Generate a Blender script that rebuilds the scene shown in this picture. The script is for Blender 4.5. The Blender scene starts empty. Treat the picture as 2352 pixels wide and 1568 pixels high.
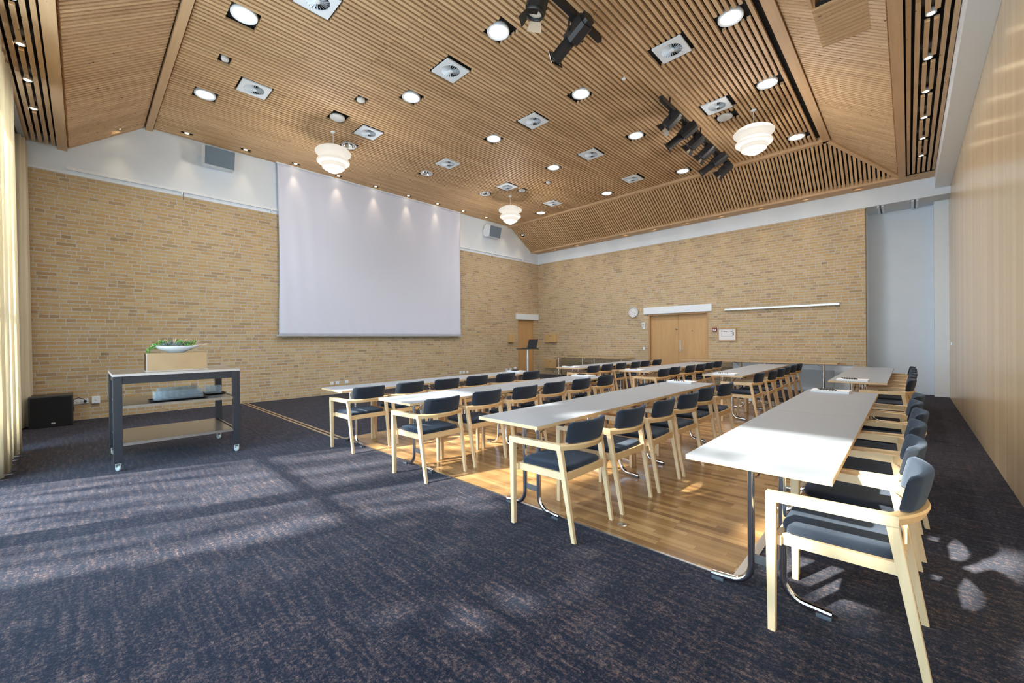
import bpy, bmesh, math, random
from mathutils import Vector, Matrix
random.seed(7)
SC = bpy.context.scene
COL = SC.collection
A, D, XR, YW = -10.468, 12.413, 0.635, -0.9
ZC = 5.44
PI = math.pi

# ------------------------------------------------------------------ materials
def nt(name):
    m = bpy.data.materials.new(name); m.use_nodes = True
    t = m.node_tree; t.nodes.clear()
    o = t.nodes.new('ShaderNodeOutputMaterial')
    b = t.nodes.new('ShaderNodeBsdfPrincipled')
    t.links.new(b.outputs[0], o.inputs[0])
    return m, t, b, o
class G:
    """small node graph helper"""
    def __init__(s, t): s.t = t
    def n(s, typ, **k):
        x = s.t.nodes.new(typ)
        for a, v in k.items(): setattr(x, a, v)
        return x
    def l(s, a, b): s.t.links.new(a, b)
    def m(s, op, a, b=None, c=None):
        x = s.n('ShaderNodeMath', operation=op)
        for i, v in enumerate((a, b, c)):
            if v is None: continue
            if isinstance(v, (int, float)): x.inputs[i].default_value = v
            else: s.l(v, x.inputs[i])
        return x.outputs[0]
    def xyz(s, v):
        x = s.n('ShaderNodeSeparateXYZ'); s.l(v, x.inputs[0]); return x.outputs
    def comb(s, a, b, c):
        x = s.n('ShaderNodeCombineXYZ')
        for i, v in enumerate((a, b, c)):
            if isinstance(v, (int, float)): x.inputs[i].default_value = v
            else: s.l(v, x.inputs[i])
        return x.outputs[0]
    def coord(s): return s.n('ShaderNodeTexCoord').outputs['Object']
    def noise(s, v, sc, det=3, rough=.55, dist=0):
        x = s.n('ShaderNodeTexNoise'); s.l(v, x.inputs['Vector'])
        x.inputs['Scale'].default_value = sc; x.inputs['Detail'].default_value = det
        x.inputs['Roughness'].default_value = rough; x.inputs['Distortion'].default_value = dist
        return x.outputs['Fac']
    def scale(s, v, sx, sy, sz):
        x = s.n('ShaderNodeVectorMath', operation='MULTIPLY'); s.l(v, x.inputs[0]); x.inputs[1].default_value = (sx, sy, sz)
        return x.outputs[0]
    def ramp(s, f, stops, interp='LINEAR'):
        x = s.n('ShaderNodeValToRGB'); s.l(f, x.inputs[0]); r = x.color_ramp; r.interpolation = interp
        while len(r.elements) < len(stops): r.elements.new(.5)
        for e, (p, c) in zip(r.elements, stops): e.position = p; e.color = (*c, 1)
        return x.outputs[0]
    def mix(s, f, a, b, mode='MIX'):
        x = s.n('ShaderNodeMix', data_type='RGBA', blend_type=mode)
        for i, v in ((0, f), (6, a), (7, b)):
            if isinstance(v, (int, float)): x.inputs[i].default_value = v
            elif isinstance(v, tuple): x.inputs[i].default_value = (*v, 1)
            else: s.l(v, x.inputs[i])
        return x.outputs[2]
    def bump(s, h, b, strength=.3, dist=.01):
        x = s.n('ShaderNodeBump'); x.inputs['Strength'].default_value = strength; x.inputs['Distance'].default_value = dist
        s.l(h, x.inputs['Height']); s.l(x.outputs[0], b.inputs['Normal'])
    def white(s, v):
        x = s.n('ShaderNodeTexWhiteNoise', noise_dimensions='3D'); s.l(v, x.inputs[0]); return x.outputs['Value']

def plain(name, col, rough=.6, metal=0, spec=.5, grain=0, gs=30):
    m, t, b, o = nt(name); g = G(t)
    b.inputs['Roughness'].default_value = rough; b.inputs['Metallic'].default_value = metal
    b.inputs['Specular IOR Level'].default_value = spec
    if grain:
        f = g.noise(g.coord(), gs, 3)
        c = g.ramp(f, [(.3, tuple(v * (1 - grain) for v in col)), (.7, tuple(min(1, v * (1 + grain)) for v in col))])
        g.l(c, b.inputs['Base Color'])
    else: b.inputs['Base Color'].default_value = (*col, 1)
    return m
def emit(name, col, s, base=(.9, .9, .9)):
    m, t, b, o = nt(name)
    b.inputs['Base Color'].default_value = (*base, 1); b.inputs['Emission Color'].default_value = (*col, 1)
    b.inputs['Emission Strength'].default_value = s
    return m
def wood(name, lo, hi, axis=0, rough=.45, fine=60, tone=0, knots=0, spec=.5):
    """grain runs along the given axis; tone = per-piece variation from the face attribute 'tone'"""
    m, t, b, o = nt(name); g = G(t); c = g.coord()
    s = [fine, fine, fine]; s[axis] = fine * .05
    f = g.noise(g.scale(c, *s), 1, 4, .6)
    big = [6, 6, 6]; big[axis] = .8
    f2 = g.noise(g.scale(c, *big), 1, 2)
    f = g.m('ADD', g.m('MULTIPLY', f, .6), g.m('MULTIPLY', f2, .4))
    if tone:
        at = g.n('ShaderNodeAttribute', attribute_name='tone')
        f = g.m('ADD', f, g.m('MULTIPLY', g.m('SUBTRACT', at.outputs['Fac'], .5), tone))
    col = g.ramp(f, [(.25, lo), (.75, hi)])
    if knots:
        k = [9, 9, 9]; k[axis] = 5
        vo = g.n('ShaderNodeTexVoronoi', feature='F1'); g.l(g.scale(c, *k), vo.inputs['Vector']); vo.inputs['Scale'].default_value = 1
        kk = g.m('LESS_THAN', vo.outputs['Distance'], knots)
        col = g.mix(g.m('MULTIPLY', kk, .75), col, (.05, .022, .01))
    g.l(col, b.inputs['Base Color']); b.inputs['Roughness'].default_value = rough
    b.inputs['Specular IOR Level'].default_value = spec
    return m
def brick(name, ax):
    m, t, b, o = nt(name); g = G(t); c = g.xyz(g.coord())
    nz = g.noise(g.coord(), 14, 2); nz2 = g.noise(g.scale(g.coord(), 1.3, 1.3, 1.3), 33, 2)
    u = g.m('ADD', c[ax], g.m('MULTIPLY', g.m('SUBTRACT', nz, .5), .010))
    z = g.m('ADD', c[2], g.m('MULTIPLY', g.m('SUBTRACT', nz2, .5), .009))
    H, Lb = .0655, .242
    row = g.m('FLOOR', g.m('DIVIDE', z, H))
    off = g.m('MULTIPLY', g.white(g.comb(row, 3.3, 0)), .9)
    uu = g.m('ADD', g.m('DIVIDE', u, Lb), g.m('ADD', g.m('MULTIPLY', row, .5), g.m('MULTIPLY', off, .35)))
    cell = g.m('FLOOR', uu); fu = g.m('SUBTRACT', uu, cell); fz = g.m('SUBTRACT', g.m('DIVIDE', z, H), row)
    half = g.m('GREATER_THAN', g.white(g.comb(cell, row, 7.7)), .62)     # some stretchers are two headers
    fu2 = g.m('FRACT', g.m('MULTIPLY', fu, 2))
    jw = .026
    def joint(f, w): return g.m('MAXIMUM', g.m('LESS_THAN', f, w), g.m('GREATER_THAN', f, 1 - w))
    j = g.m('MAXIMUM', joint(fu, jw), joint(fz, .11))
    j = g.m('MAXIMUM', j, g.m('MULTIPLY', half, joint(fu2, jw * 2)))
    hid = g.m('MULTIPLY', half, g.m('FLOOR', g.m('MULTIPLY', fu, 2)))
    r = g.white(g.comb(cell, row, g.m('ADD', hid, .5)))
    col = g.ramp(r, [(0, (.33, .225, .13)), (.10, (.41, .28, .145)), (.3, (.49, .335, .165)), (.55, (.53, .395, .20)), (.8, (.475, .305, .14)), (1, (.56, .44, .25))])
    dark = g.m('GREATER_THAN', g.white(g.comb(row, cell, g.m('ADD', hid, 9.1))), .985)
    col = g.mix(g.m('MULTIPLY', dark, .55), col, (.16, .10, .06))
    col = g.mix(g.m('MULTIPLY', g.noise(g.coord(), 60, 3), .35), col, (.66, .52, .33))
    big = g.noise(g.coord(), .9, 3)
    mort = g.ramp(nz2, [(.3, (.46, .44, .41)), (.7, (.60, .58, .55))])
    patch = g.m('MULTIPLY', g.m('GREATER_THAN', g.noise(g.coord(), 7, 4), .60), .30)
    col = g.mix(patch, col, (.50, .43, .31))
    col = g.mix(j, col, mort)
    col = g.mix(g.m('MULTIPLY', g.m('SUBTRACT', big, .4), .4), col, (.46, .35, .19))
    g.l(col, b.inputs['Base Color']); b.inputs['Roughness'].default_value = .85
    b.inputs['Specular IOR Level'].default_value = .25
    g.bump(g.m('SUBTRACT', g.m('MULTIPLY', nz2, .3), j), b, .55, .006)
    return m
def carpet():
    m, t, b, o = nt('carpet'); g = G(t); c = g.coord()
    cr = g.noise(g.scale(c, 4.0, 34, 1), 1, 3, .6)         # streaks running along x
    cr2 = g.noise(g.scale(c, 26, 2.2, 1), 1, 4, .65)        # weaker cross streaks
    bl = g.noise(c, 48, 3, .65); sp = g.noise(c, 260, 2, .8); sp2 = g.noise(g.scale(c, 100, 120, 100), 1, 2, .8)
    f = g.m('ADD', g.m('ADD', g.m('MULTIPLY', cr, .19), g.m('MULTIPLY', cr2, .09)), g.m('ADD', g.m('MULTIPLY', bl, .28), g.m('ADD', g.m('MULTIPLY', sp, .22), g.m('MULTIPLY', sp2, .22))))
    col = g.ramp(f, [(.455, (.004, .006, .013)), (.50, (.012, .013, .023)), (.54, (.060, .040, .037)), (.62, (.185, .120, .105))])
    g.l(col, b.inputs['Base Color']); b.inputs['Roughness'].default_value = .95
    b.inputs['Specular IOR Level'].default_value = .08
    b.inputs['Sheen Weight'].default_value = .14; b.inputs['Sheen Roughness'].default_value = .4
    b.inputs['Sheen Tint'].default_value = (.72, .80, 1, 1)
    g.bump(g.m('ADD', g.m('MULTIPLY', sp, .7), g.m('MULTIPLY', sp2, .5)), b, .6, .006)
    return m
def parquet():
    m, t, b, o = nt('parquet'); g = G(t); c = g.xyz(g.coord())
    H, Lb = .050, .46
    row = g.m('FLOOR', g.m('DIVIDE', c[1], H))
    uu = g.m('ADD', g.m('DIVIDE', c[0], Lb), g.m('MULTIPLY', g.white(g.comb(row, 1.5, 0)), 5))
    cell = g.m('FLOOR', uu); fu = g.m('FRACT', uu); fz = g.m('FRACT', g.m('DIVIDE', c[1], H))
    r = g.white(g.comb(cell, row, 2.5))
    gr = g.noise(g.comb(g.m('MULTIPLY', c[0], 3.5), g.m('MULTIPLY', c[1], 90), r), 1, 4, .6)
    f = g.m('ADD', g.m('MULTIPLY', r, .62), g.m('MULTIPLY', gr, .38))
    col = g.ramp(f, [(.06, (.14, .068, .026)), (.3, (.28, .148, .056)), (.62, (.41, .235, .095)), (.95, (.54, .335, .15))])
    j = g.m('MAXIMUM', g.m('LESS_THAN', fz, .018), g.m('LESS_THAN', fu, .004))
    col = g.mix(g.m('MULTIPLY', j, .5), col, (.10, .05, .02))
    g.l(col, b.inputs['Base Color']); b.inputs['Roughness'].default_value = .24
    b.inputs['Specular IOR Level'].default_value = .5
    return m
def panelwood():
    m, t, b, o = nt('beech_panel'); g = G(t); c = g.xyz(g.coord())
    pn = g.m('FLOOR', g.m('DIVIDE', g.m('ADD', c[1], .35), 1.22))
    st = g.m('FLOOR', g.m('DIVIDE', g.m('ADD', c[1], .35), .1525))
    r = g.white(g.comb(st, pn, 1)); 
    gr = g.noise(g.comb(r, g.m('MULTIPLY', c[1], 55), g.m('MULTIPLY', c[2], .9)), 1, 4, .6)
    f = g.m('ADD', g.m('MULTIPLY', r, .3), g.m('MULTIPLY', gr, .7))
    col = g.ramp(f, [(.25, (.60, .45, .275)), (.75, (.73, .57, .36))])
    fl = g.noise(g.comb(r, g.m('MULTIPLY', c[1], 160), g.m('MULTIPLY', c[2], 9)), 1, 2, .5)
    col = g.mix(g.m('MULTIPLY', g.m('GREATER_THAN', fl, .66), .35), col, (.36, .22, .10))
    j = g.m('LESS_THAN', g.m('FRACT', g.m('DIVIDE', g.m('ADD', c[1], .35), 1.22)), .004)
    col = g.mix(j, col, (.20, .13, .07))
    g.l(col, b.inputs['Base Color']); b.inputs['Roughness'].default_value = .22
    b.inputs['Specular IOR Level'].default_value = .55
    return m
def fabric(name, a, bcol, s=900, sheen=.22):
    m, t, b, o = nt(name); g = G(t); c = g.coord()
    f = g.noise(c, s, 2, .8)
    g.l(g.ramp(f, [(.35, a), (.68, bcol)]), b.inputs['Base Color'])
    b.inputs['Roughness'].default_value = .95; b.inputs['Specular IOR Level'].default_value = .2
    b.inputs['Sheen Weight'].default_value = sheen; b.inputs['Sheen Tint'].default_value = (.6, .75, 1, 1)
    g.bump(f, b, .4, .002)
    return m
def curtain_mat():
    m, t, b, o = nt('curtain'); g = G(t)
    f = g.noise(g.scale(g.coord(), 12, 12, 1.2), 1, 2)
    col = g.ramp(f, [(.3, (.86, .79, .63)), (.7, (.91, .85, .71))])
    g.l(col, b.inputs['Base Color']); b.inputs['Roughness'].default_value = .9
    tr = g.n('ShaderNodeBsdfTranslucent'); g.l(col, tr.inputs[0])
    mx = g.n('ShaderNodeMixShader'); mx.inputs[0].default_value = .42
    g.l(b.outputs[0], mx.inputs[1]); g.l(tr.outputs[0], mx.inputs[2]); g.l(mx.outputs[0], o.inputs[0])
    return m
def glass_pane(name, tint=(.96, .98, .97), gloss=.07, rough=.02):
    m, t, b, o = nt(name); g = G(t)
    tr = g.n('ShaderNodeBsdfTransparent'); tr.inputs[0].default_value = (*tint, 1)
    gl = g.n('ShaderNodeBsdfGlossy'); gl.inputs['Roughness'].default_value = rough
    mx = g.n('ShaderNodeMixShader'); mx.inputs[0].default_value = gloss
    g.l(tr.outputs[0], mx.inputs[1]); g.l(gl.outputs[0], mx.inputs[2]); g.l(mx.outputs[0], o.inputs[0])
    return m
def tumbler():
    m, t, b, o = nt('tumbler_glass'); g = G(t)
    b.inputs['Base Color'].default_value = (.9, .95, 1, 1); b.inputs['Roughness'].default_value = .06; b.inputs['Specular IOR Level'].default_value = 1
    tr = g.n('ShaderNodeBsdfTransparent'); tr.inputs[0].default_value = (.95, .97, .98, 1)
    mx = g.n('ShaderNodeMixShader'); lw = g.n('ShaderNodeLayerWeight'); lw.inputs[0].default_value = .35
    g.l(g.m('ADD', g.m('MULTIPLY', g.m('POWER', lw.outputs['Facing'], 2.5), .7), .05), mx.inputs[0])
    g.l(tr.outputs[0], mx.inputs[1]); g.l(b.outputs[0], mx.inputs[2]); g.l(mx.outputs[0], o.inputs[0])
    return m
M = dict(
    brickL=brick('brick_screen_wall', 1), brickB=brick('brick_back_wall', 0),
    white=plain('white_plaster', (.74, .82, .92), .75, grain=.015, gs=3), whitep=plain('white_paint', (.80, .87, .95), .45),
    grey=plain('grey_paint', (.42, .44, .46), .6), carpet=carpet(), parquet=parquet(), panel=panelwood(),
    slatY=wood('slat_pine', (.47, .29, .15), (.74, .515, .30), 1, .6, 50, .22, .085),
    slatX=wood('slat_pine_cross', (.47, .29, .15), (.74, .515, .30), 0, .6, 50, .22, .085),
    beamY=wood('beam_pine', (.52, .33, .18), (.68, .47, .28), 1, .6, 30, 0, .03),
    beamX=wood('beam_pine_cross', (.52, .33, .18), (.68, .47, .28), 0, .6, 30, 0, .03),
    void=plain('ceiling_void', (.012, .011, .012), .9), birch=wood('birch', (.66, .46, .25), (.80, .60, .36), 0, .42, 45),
    birchv=wood('birch_upright', (.66, .46, .25), (.80, .60, .36), 2, .42, 45),
    birchy=wood('birch_cross', (.60, .39, .19), (.76, .53, .28), 1, .42, 45),
    edge=wood('ply_edge', (.58, .38, .19), (.76, .55, .32), 1, .5, 60), lam=plain('grey_laminate', (.31, .34, .385), .33, grain=.015, gs=5),
    lamf=wood('oak_laminate', (.36, .26, .16), (.45, .34, .22), 0, .4, 30),
    seat=fabric('navy_wool', (.008, .011, .018), (.030, .037, .052)), chrome=plain('chrome', (.78, .79, .82), .12, 1),
    steel=plain('brushed_steel', (.55, .54, .52), .3, 1, grain=.05, gs=60), cap=plain('grey_cap', (.07, .085, .10), .5),
    black=plain('black_plastic', (.012, .012, .014), .35), blackm=plain('black_paint', (.016, .017, .020), .42),
    blueblack=plain('coated_black_steel', (.030, .032, .040), .38), brass=plain('brass_sheet', (.62, .52, .38), .34, 1, grain=.06, gs=4),
    bronze=plain('dark_bronze', (.16, .09, .05), .3, 1), brassline=plain('brass_floor_strip', (.50, .36, .21), .4, .6), silver=plain('anodised_aluminium', (.72, .72, .74), .38, .7),
    screen=plain('projection_fabric', (.70, .755, .93), .8), doorw=wood('oak_door', (.50, .29, .125), (.66, .42, .20), 2, .42, 70),
    boxw=wood('oak_box', (.52, .34, .15), (.66, .46, .22), 2, .5, 60), frame=wood('oak_frame', (.42, .24, .11), (.56, .35, .17), 2, .5, 60),
    paper=plain('paper', (.80, .80, .82), .7), curtain=curtain_mat(), grille=plain('speaker_cloth', (.16, .22, .29), .8, grain=.1, gs=400),
    opal=emit('opal_glass', (1, .93, .82), .72, (.22, .21, .19)), lamp=emit('lamp_disc', (1, .90, .72), 9), spot=emit('spot_disc', (1, .80, .52), 22),
    glass=glass_pane('window_glass'), lens=plain('lens', (.8, .75, .65), .1), red=plain('red_enamel', (.28, .03, .03), .4), leaf=plain('leaf', (.12, .30, .05), .5, grain=.4, gs=60),
    succ=plain('succulent', (.26, .32, .33), .5, grain=.3, gs=50), twig=plain('twig', (.62, .45, .30), .7), ceramic=plain('white_ceramic', (.82, .83, .85), .2),
    tumbler=tumbler(), rubber=plain('castor_wheel', (.55, .60, .60), .4), ink=plain('ink', (.05, .06, .09), .6),
    frost=plain('detector_white', (.75, .76, .77), .5), bblack=plain('bare_soffit', (.62, .66, .70), .8), reflector=plain('reflector', (.75, .78, .82), .18, 1), warmin=plain('barn_door_inner', (.50, .38, .27), .4))

# ------------------------------------------------------------------ mesh builder
class MB:
    def __init__(s): s.v = []; s.f = []; s.t = []; s.mi = []; s.sm = []
    def add(s, vs, fs, tone=None, mi=0, smooth=False):
        o = len(s.v); s.v += [tuple(v) for v in vs]
        tn = random.random() if tone is None else tone
        for f in fs: s.f.append([o + i for i in f]); s.t.append(tn); s.mi.append(mi); s.sm.append(smooth)
        return s
    def box(s, a, b, tone=None, mi=0):
        (x0, y0, z0), (x1, y1, z1) = a, b
        if x0 > x1: x0, x1 = x1, x0
        if y0 > y1: y0, y1 = y1, y0
        if z0 > z1: z0, z1 = z1, z0
        vs = [(x0,y0,z0),(x1,y0,z0),(x1,y1,z0),(x0,y1,z0),(x0,y0,z1),(x1,y0,z1),(x1,y1,z1),(x0,y1,z1)]
        return s.add(vs, HEX, tone, mi)
    def bbox(s, a, b, r=.004, tone=None, mi=0):
        """box with chamfered edges"""
        bm = bmesh.new()
        bmesh.ops.create_cube(bm, size=1)
        for v in bm.verts:
            v.co = Vector([(a[i] + b[i]) / 2 + v.co[i] * abs(b[i] - a[i]) for i in range(3)])
        bmesh.ops.bevel(bm, geom=bm.edges[:], offset=r, segments=2, profile=.7, affect='EDGES')
        s.frombm(bm, tone, mi); return s
    def frombm(s, bm, tone=None, mi=0, mat=None, smooth=False):
        bm.verts.ensure_lookup_table(); bm.verts.index_update()
        vs = [(mat @ v.co) if mat else v.co.copy() for v in bm.verts]
        s.add(vs, [[v.index for v in f.verts] for f in bm.faces], tone, mi, smooth); bm.free()
    def hexa(s, lo, hi, tone=None, mi=0):
        """lo, hi: 4 corner points each"""
        return s.add(list(lo) + list(hi), HEX, tone, mi)
    def taper(s, p0, p1, s0, s1, tone=None, mi=0, ch=.18):
        """octagonal-cornered post from p0 to p1, sections s0, s1 lie in xy"""
        def ring(p, q):
            a, b = q[0] / 2, q[1] / 2; c = min(a, b) * ch
            return [(p[0]+u, p[1]+v, p[2]) for u, v in ((-a+c,-b),(a-c,-b),(a,-b+c),(a,b-c),(a-c,b),(-a+c,b),(-a,b-c),(-a,-b+c))]
        vs = ring(p0, s0) + ring(p1, s1)
        fs = [[i, (i+1) % 8, 8 + (i+1) % 8, 8 + i] for i in range(8)] + [list(range(7, -1, -1)), list(range(8, 16))]
        return s.add(vs, fs, tone, mi)
    def tube(s, pts, r, n=12, tone=None, mi=0, caps=True, closed=False):
        pts = [Vector(p) for p in pts]; rs = r if isinstance(r, (list, tuple)) else [r] * len(pts)
        up = None; rings = []
        for i, p in enumerate(pts):
            if closed: d = pts[(i+1) % len(pts)] - pts[i-1]
            else: d = pts[min(i+1, len(pts)-1)] - pts[max(i-1, 0)]
            d.normalize()
            if up is None: up = d.orthogonal().normalized()
            up = (up - d * up.dot(d)).normalized(); w = d.cross(up)
            rings.append([p + (up * math.cos(2*PI*k/n) + w * math.sin(2*PI*k/n)) * rs[i] for k in range(n)])
        vs = [v for q in rings for v in q]; m = len(pts); fs = []
        for i in range(m if closed else m - 1):
            for k in range(n):
                j = (i + 1) % m
                fs.append([i*n+k, i*n+(k+1) % n, j*n+(k+1) % n, j*n+k])
        s.add(vs, fs, tone, mi, True)
        if caps and not closed:
            s.add(rings[0], [list(range(n-1, -1, -1))], tone, mi); s.add(rings[-1], [list(range(n))], tone, mi)
        return s
    def lathe(s, prof, c=(0, 0, 0), n=28, tone=None, mi=0, smooth=True, mat=None):
        vs = []; fs = []
        for r, z in prof:
            for k in range(n):
                p = Vector((r*math.cos(2*PI*k/n), r*math.sin(2*PI*k/n), z))
                if mat: p = mat @ p
                vs.append(p + Vector(c))
        for i in range(len(prof)-1):
            for k in range(n): fs.append([i*n+k, i*n+(k+1) % n, (i+1)*n+(k+1) % n, (i+1)*n+k])
        return s.add(vs, fs, tone, mi, smooth)
    def cyl(s, p0, p1, r, n=16, tone=None, mi=0): return s.tube([p0, p1], r, n, tone, mi)
    def prism(s, poly, z0, z1, tone=None, mi=0, mat=None):
        n = len(poly); vs = [Vector((x, y, z0)) for x, y in poly] + [Vector((x, y, z1)) for x, y in poly]
        if mat: vs = [mat @ v for v in vs]
        fs = [[i, (i+1) % n, n+(i+1) % n, n+i] for i in range(n)] + [list(range(n-1, -1, -1)), list(range(n, 2*n))]
        return s.add(vs, fs, tone, mi)
    def loft(s, rings, tone=None, mi=0, smooth=True, caps=True):
        n = len(rings[0]); vs = [v for r in rings for v in r]; fs = []
        for i in range(len(rings)-1):
            for k in range(n): fs.append([i*n+k, i*n+(k+1) % n, (i+1)*n+(k+1) % n, (i+1)*n+k])
        s.add(vs, fs, tone, mi, smooth)
        if caps:
            s.add(rings[0], [list(range(n-1, -1, -1))], tone, mi); s.add(rings[-1], [list(range(n))], tone, mi)
        return s
    def build(s, name, mats, parent=None, fixn=True):
        me = bpy.data.meshes.new(name); me.from_pydata(s.v, [], s.f)
        if not isinstance(mats, (list, tuple)): mats = [mats]
        for m in mats: me.materials.append(M[m] if isinstance(m, str) else m)
        me.polygons.foreach_set('material_index', s.mi); me.polygons.foreach_set('use_smooth', s.sm)
        a = me.attributes.new('tone', 'FLOAT', 'FACE'); a.data.foreach_set('value', s.t)
        me.update()
        if fixn:
            bm = bmesh.new(); bm.from_mesh(me); bmesh.ops.recalc_face_normals(bm, faces=bm.faces[:]); bm.to_mesh(me); bm.free()
        o = bpy.data.objects.new(name, me); COL.objects.link(o)
        if parent: o.parent = parent
        return o
HEX = [[3,2,1,0],[4,5,6,7],[0,1,5,4],[1,2,6,5],[2,3,7,6],[3,0,4,7]]

def tag(o, label, cat, group=None, kind=None):
    o['label'] = label; o['category'] = cat
    if group: o['group'] = group
    if kind: o['kind'] = kind
    return o
def struct(o, label=None):
    o['kind'] = 'structure'
    if label: o['label'] = label
    return o
def thing(name, loc, label, cat, group=None, rz=0):
    o = bpy.data.objects.new(name, None); COL.objects.link(o); o.location = loc; o.rotation_euler = (0, 0, rz)
    o.empty_display_size = .1
    return tag(o, label, cat, group)
def kids(o): return [c for c in bpy.data.objects if c.parent is o]
def dup(o, loc, label, rz=None, parent=None, tree=None):
    tree = tree or TREE[o.name]
    c = o.copy(); COL.objects.link(c); c.location = loc
    if rz is not None: c.rotation_euler = (0, 0, rz)
    c['label'] = label
    def rec(src, dst):
        for k in src:
            q = k[0].copy(); COL.objects.link(q); q.parent = dst; rec(k[1], q)
    rec(tree, c)
    return c
TREE = {}
def reg(o):
    def t(p): return [(c, t(c)) for c in kids(p)]
    TREE[o.name] = t(o); return o

ORD = ['first', 'second', 'third', 'fourth', 'fifth', 'sixth', 'seventh', 'eighth', 'ninth', 'tenth']

# ------------------------------------------------------------------ camera
f_px = 947.7527550
yaw, pitch, roll = map(math.radians, (43.8704964, -0.21492817, -0.53028307))
F = Vector((-math.sin(yaw)*math.cos(pitch), math.cos(yaw)*math.cos(pitch), math.sin(pitch)))
R = Vector((math.cos(yaw), math.sin(yaw), 0)); U = R.cross(F)
c_, s_ = math.cos(roll), math.sin(roll)
R2 = R*c_ + U*s_; U2 = -R*s_ + U*c_
cam = bpy.data.cameras.new('camera'); cam.sensor_width = 36; cam.lens = f_px*36/2352; cam.clip_start = .03; cam.clip_end = 200
co = bpy.data.objects.new('camera', cam); COL.objects.link(co); SC.camera = co
mm = Matrix((( R2.x, U2.x, -F.x, 0), (R2.y, U2.y, -F.y, 0), (R2.z, U2.z, -F.z, 1.33), (0, 0, 0, 1)))
co.matrix_world = mm

# ------------------------------------------------------------------ room shell
def cells(u0, u1, v0, v1, holes):
    us = sorted({u0, u1, *[h[0] for h in holes], *[h[1] for h in holes]}); vs = sorted({v0, v1, *[h[2] for h in holes], *[h[3] for h in holes]})
    for a, b in zip(us, us[1:]):
        for c, d in zip(vs, vs[1:]):
            if not any(h[0] < (a+b)/2 < h[1] and h[2] < (c+d)/2 < h[3] for h in holes): yield a, b, c, d
ZB = 4.275
# screen wall (left)
b = MB()
for y0, y1, z0, z1 in cells(YW-.3, D+.3, 0, ZB, [(11.22, 12.13, 0, 2.09)]): b.box((A-.28, y0, z0), (A, y1, z1))
b.box((A-.28, YW-.3, ZB), (A, D+.3, 5.6), mi=1)
struct(b.build('wall_left', ['brickL', 'white']), 'yellow brick wall with white plaster band above behind the projection screen')
# back wall
b = MB(); HB = D+.28
for x0, x1, z0, z1 in cells(A, -.705, 0, ZB, [(-5.94, -4.13, 0, 2.09), (-3.5, -.93, 0, .665)]): b.box((x0, D, z0), (x1, HB, z1))
b.box((-.70, D, ZB), (XR, D+.02, 5.6), mi=1); b.box((A, D, ZB), (-.70, HB, 5.6), mi=1)
b.box((-3.5, D+.012, 0), (-.93, HB, .665), mi=1)
struct(b.build('wall_back', ['brickB', 'white']), 'yellow brick wall with white band above and double door')
b = MB(); b.box((-3.45, D+.002, .655), (-.93, D+.012, .675)); b.box((-2.9, D, .12), (-1.28, D+.014, .125)); b.box((-2.9, D, .53), (-1.28, D+.014, .535)); b.box((-1.285, D, .12), (-1.28, D+.014, .535)); b.box((-2.9, D, .12), (-2.895, D+.014, .535))
struct(b.build('trim_11', 'grey'), 'thin joints of the white access hatch low on the back wall')
# recess to the right of the brick
b = MB()
b.box((-.72, D+.87, 0), (.95, D+1.0, 4.6)); b.box((-.71, HB, 0), (-.70, D+.9, 4.4)); b.box((-.705, D+.28, 0), (-.95, D+.95, 4.5))
struct(b.build('wall_back_recess', 'white'), 'pale white wall at the back of the tall recess')
b = MB(); b.box((-.72, D+.02, ZB), (.66, D+.9, ZB+.06)); struct(b.build('ceiling_recess', 'bblack'), 'soffit of the recess')
b = MB(); b.box((.41, D+.55, 0), (.70, D+.87, ZB)); struct(b.build('trim_column', 'whitep'), 'white column beside the wood panelled wall')
for i, xx in enumerate((-.45, .11)):
    b = MB(); b.box((xx-.055, D+.06, ZB-.03), (xx-.015, D+.86, ZB)); b.box((xx+.015, D+.06, ZB-.03), (xx+.055, D+.86, ZB)); b.box((xx-.015, D+.05, ZB-.006), (xx+.015, D+.86, ZB-.002), mi=1)
    struct(b.build('trim_%d' % (12+i), ['whitep', 'black']), ['left', 'right'][i] + ' folding wall track in the recess soffit')
# right wall
b = MB(); b.box((XR, YW-.3, 0), (XR+.12, D+.9, 5.6)); struct(b.build('wall_right', 'panel'), 'glossy beech veneer panelled folding wall')
b = MB(); b.box((.405, YW, 4.42), (XR-.001, D-.001, 5.5)); struct(b.build('trim_beam', 'whitep'), 'white boxed beam above the wood panelled wall')
b = MB(); b.box((XR-.016, D-.1, 1.14), (XR+.004, D+.0, 1.2)); b.box((XR-.02, D-.06, 1.155), (XR-.016, D-.03, 1.185), mi=1)
tag(b.build('door_lock', ['silver', 'black']), 'small silver lock plate at far end of wood panelled wall', 'lock')
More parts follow.
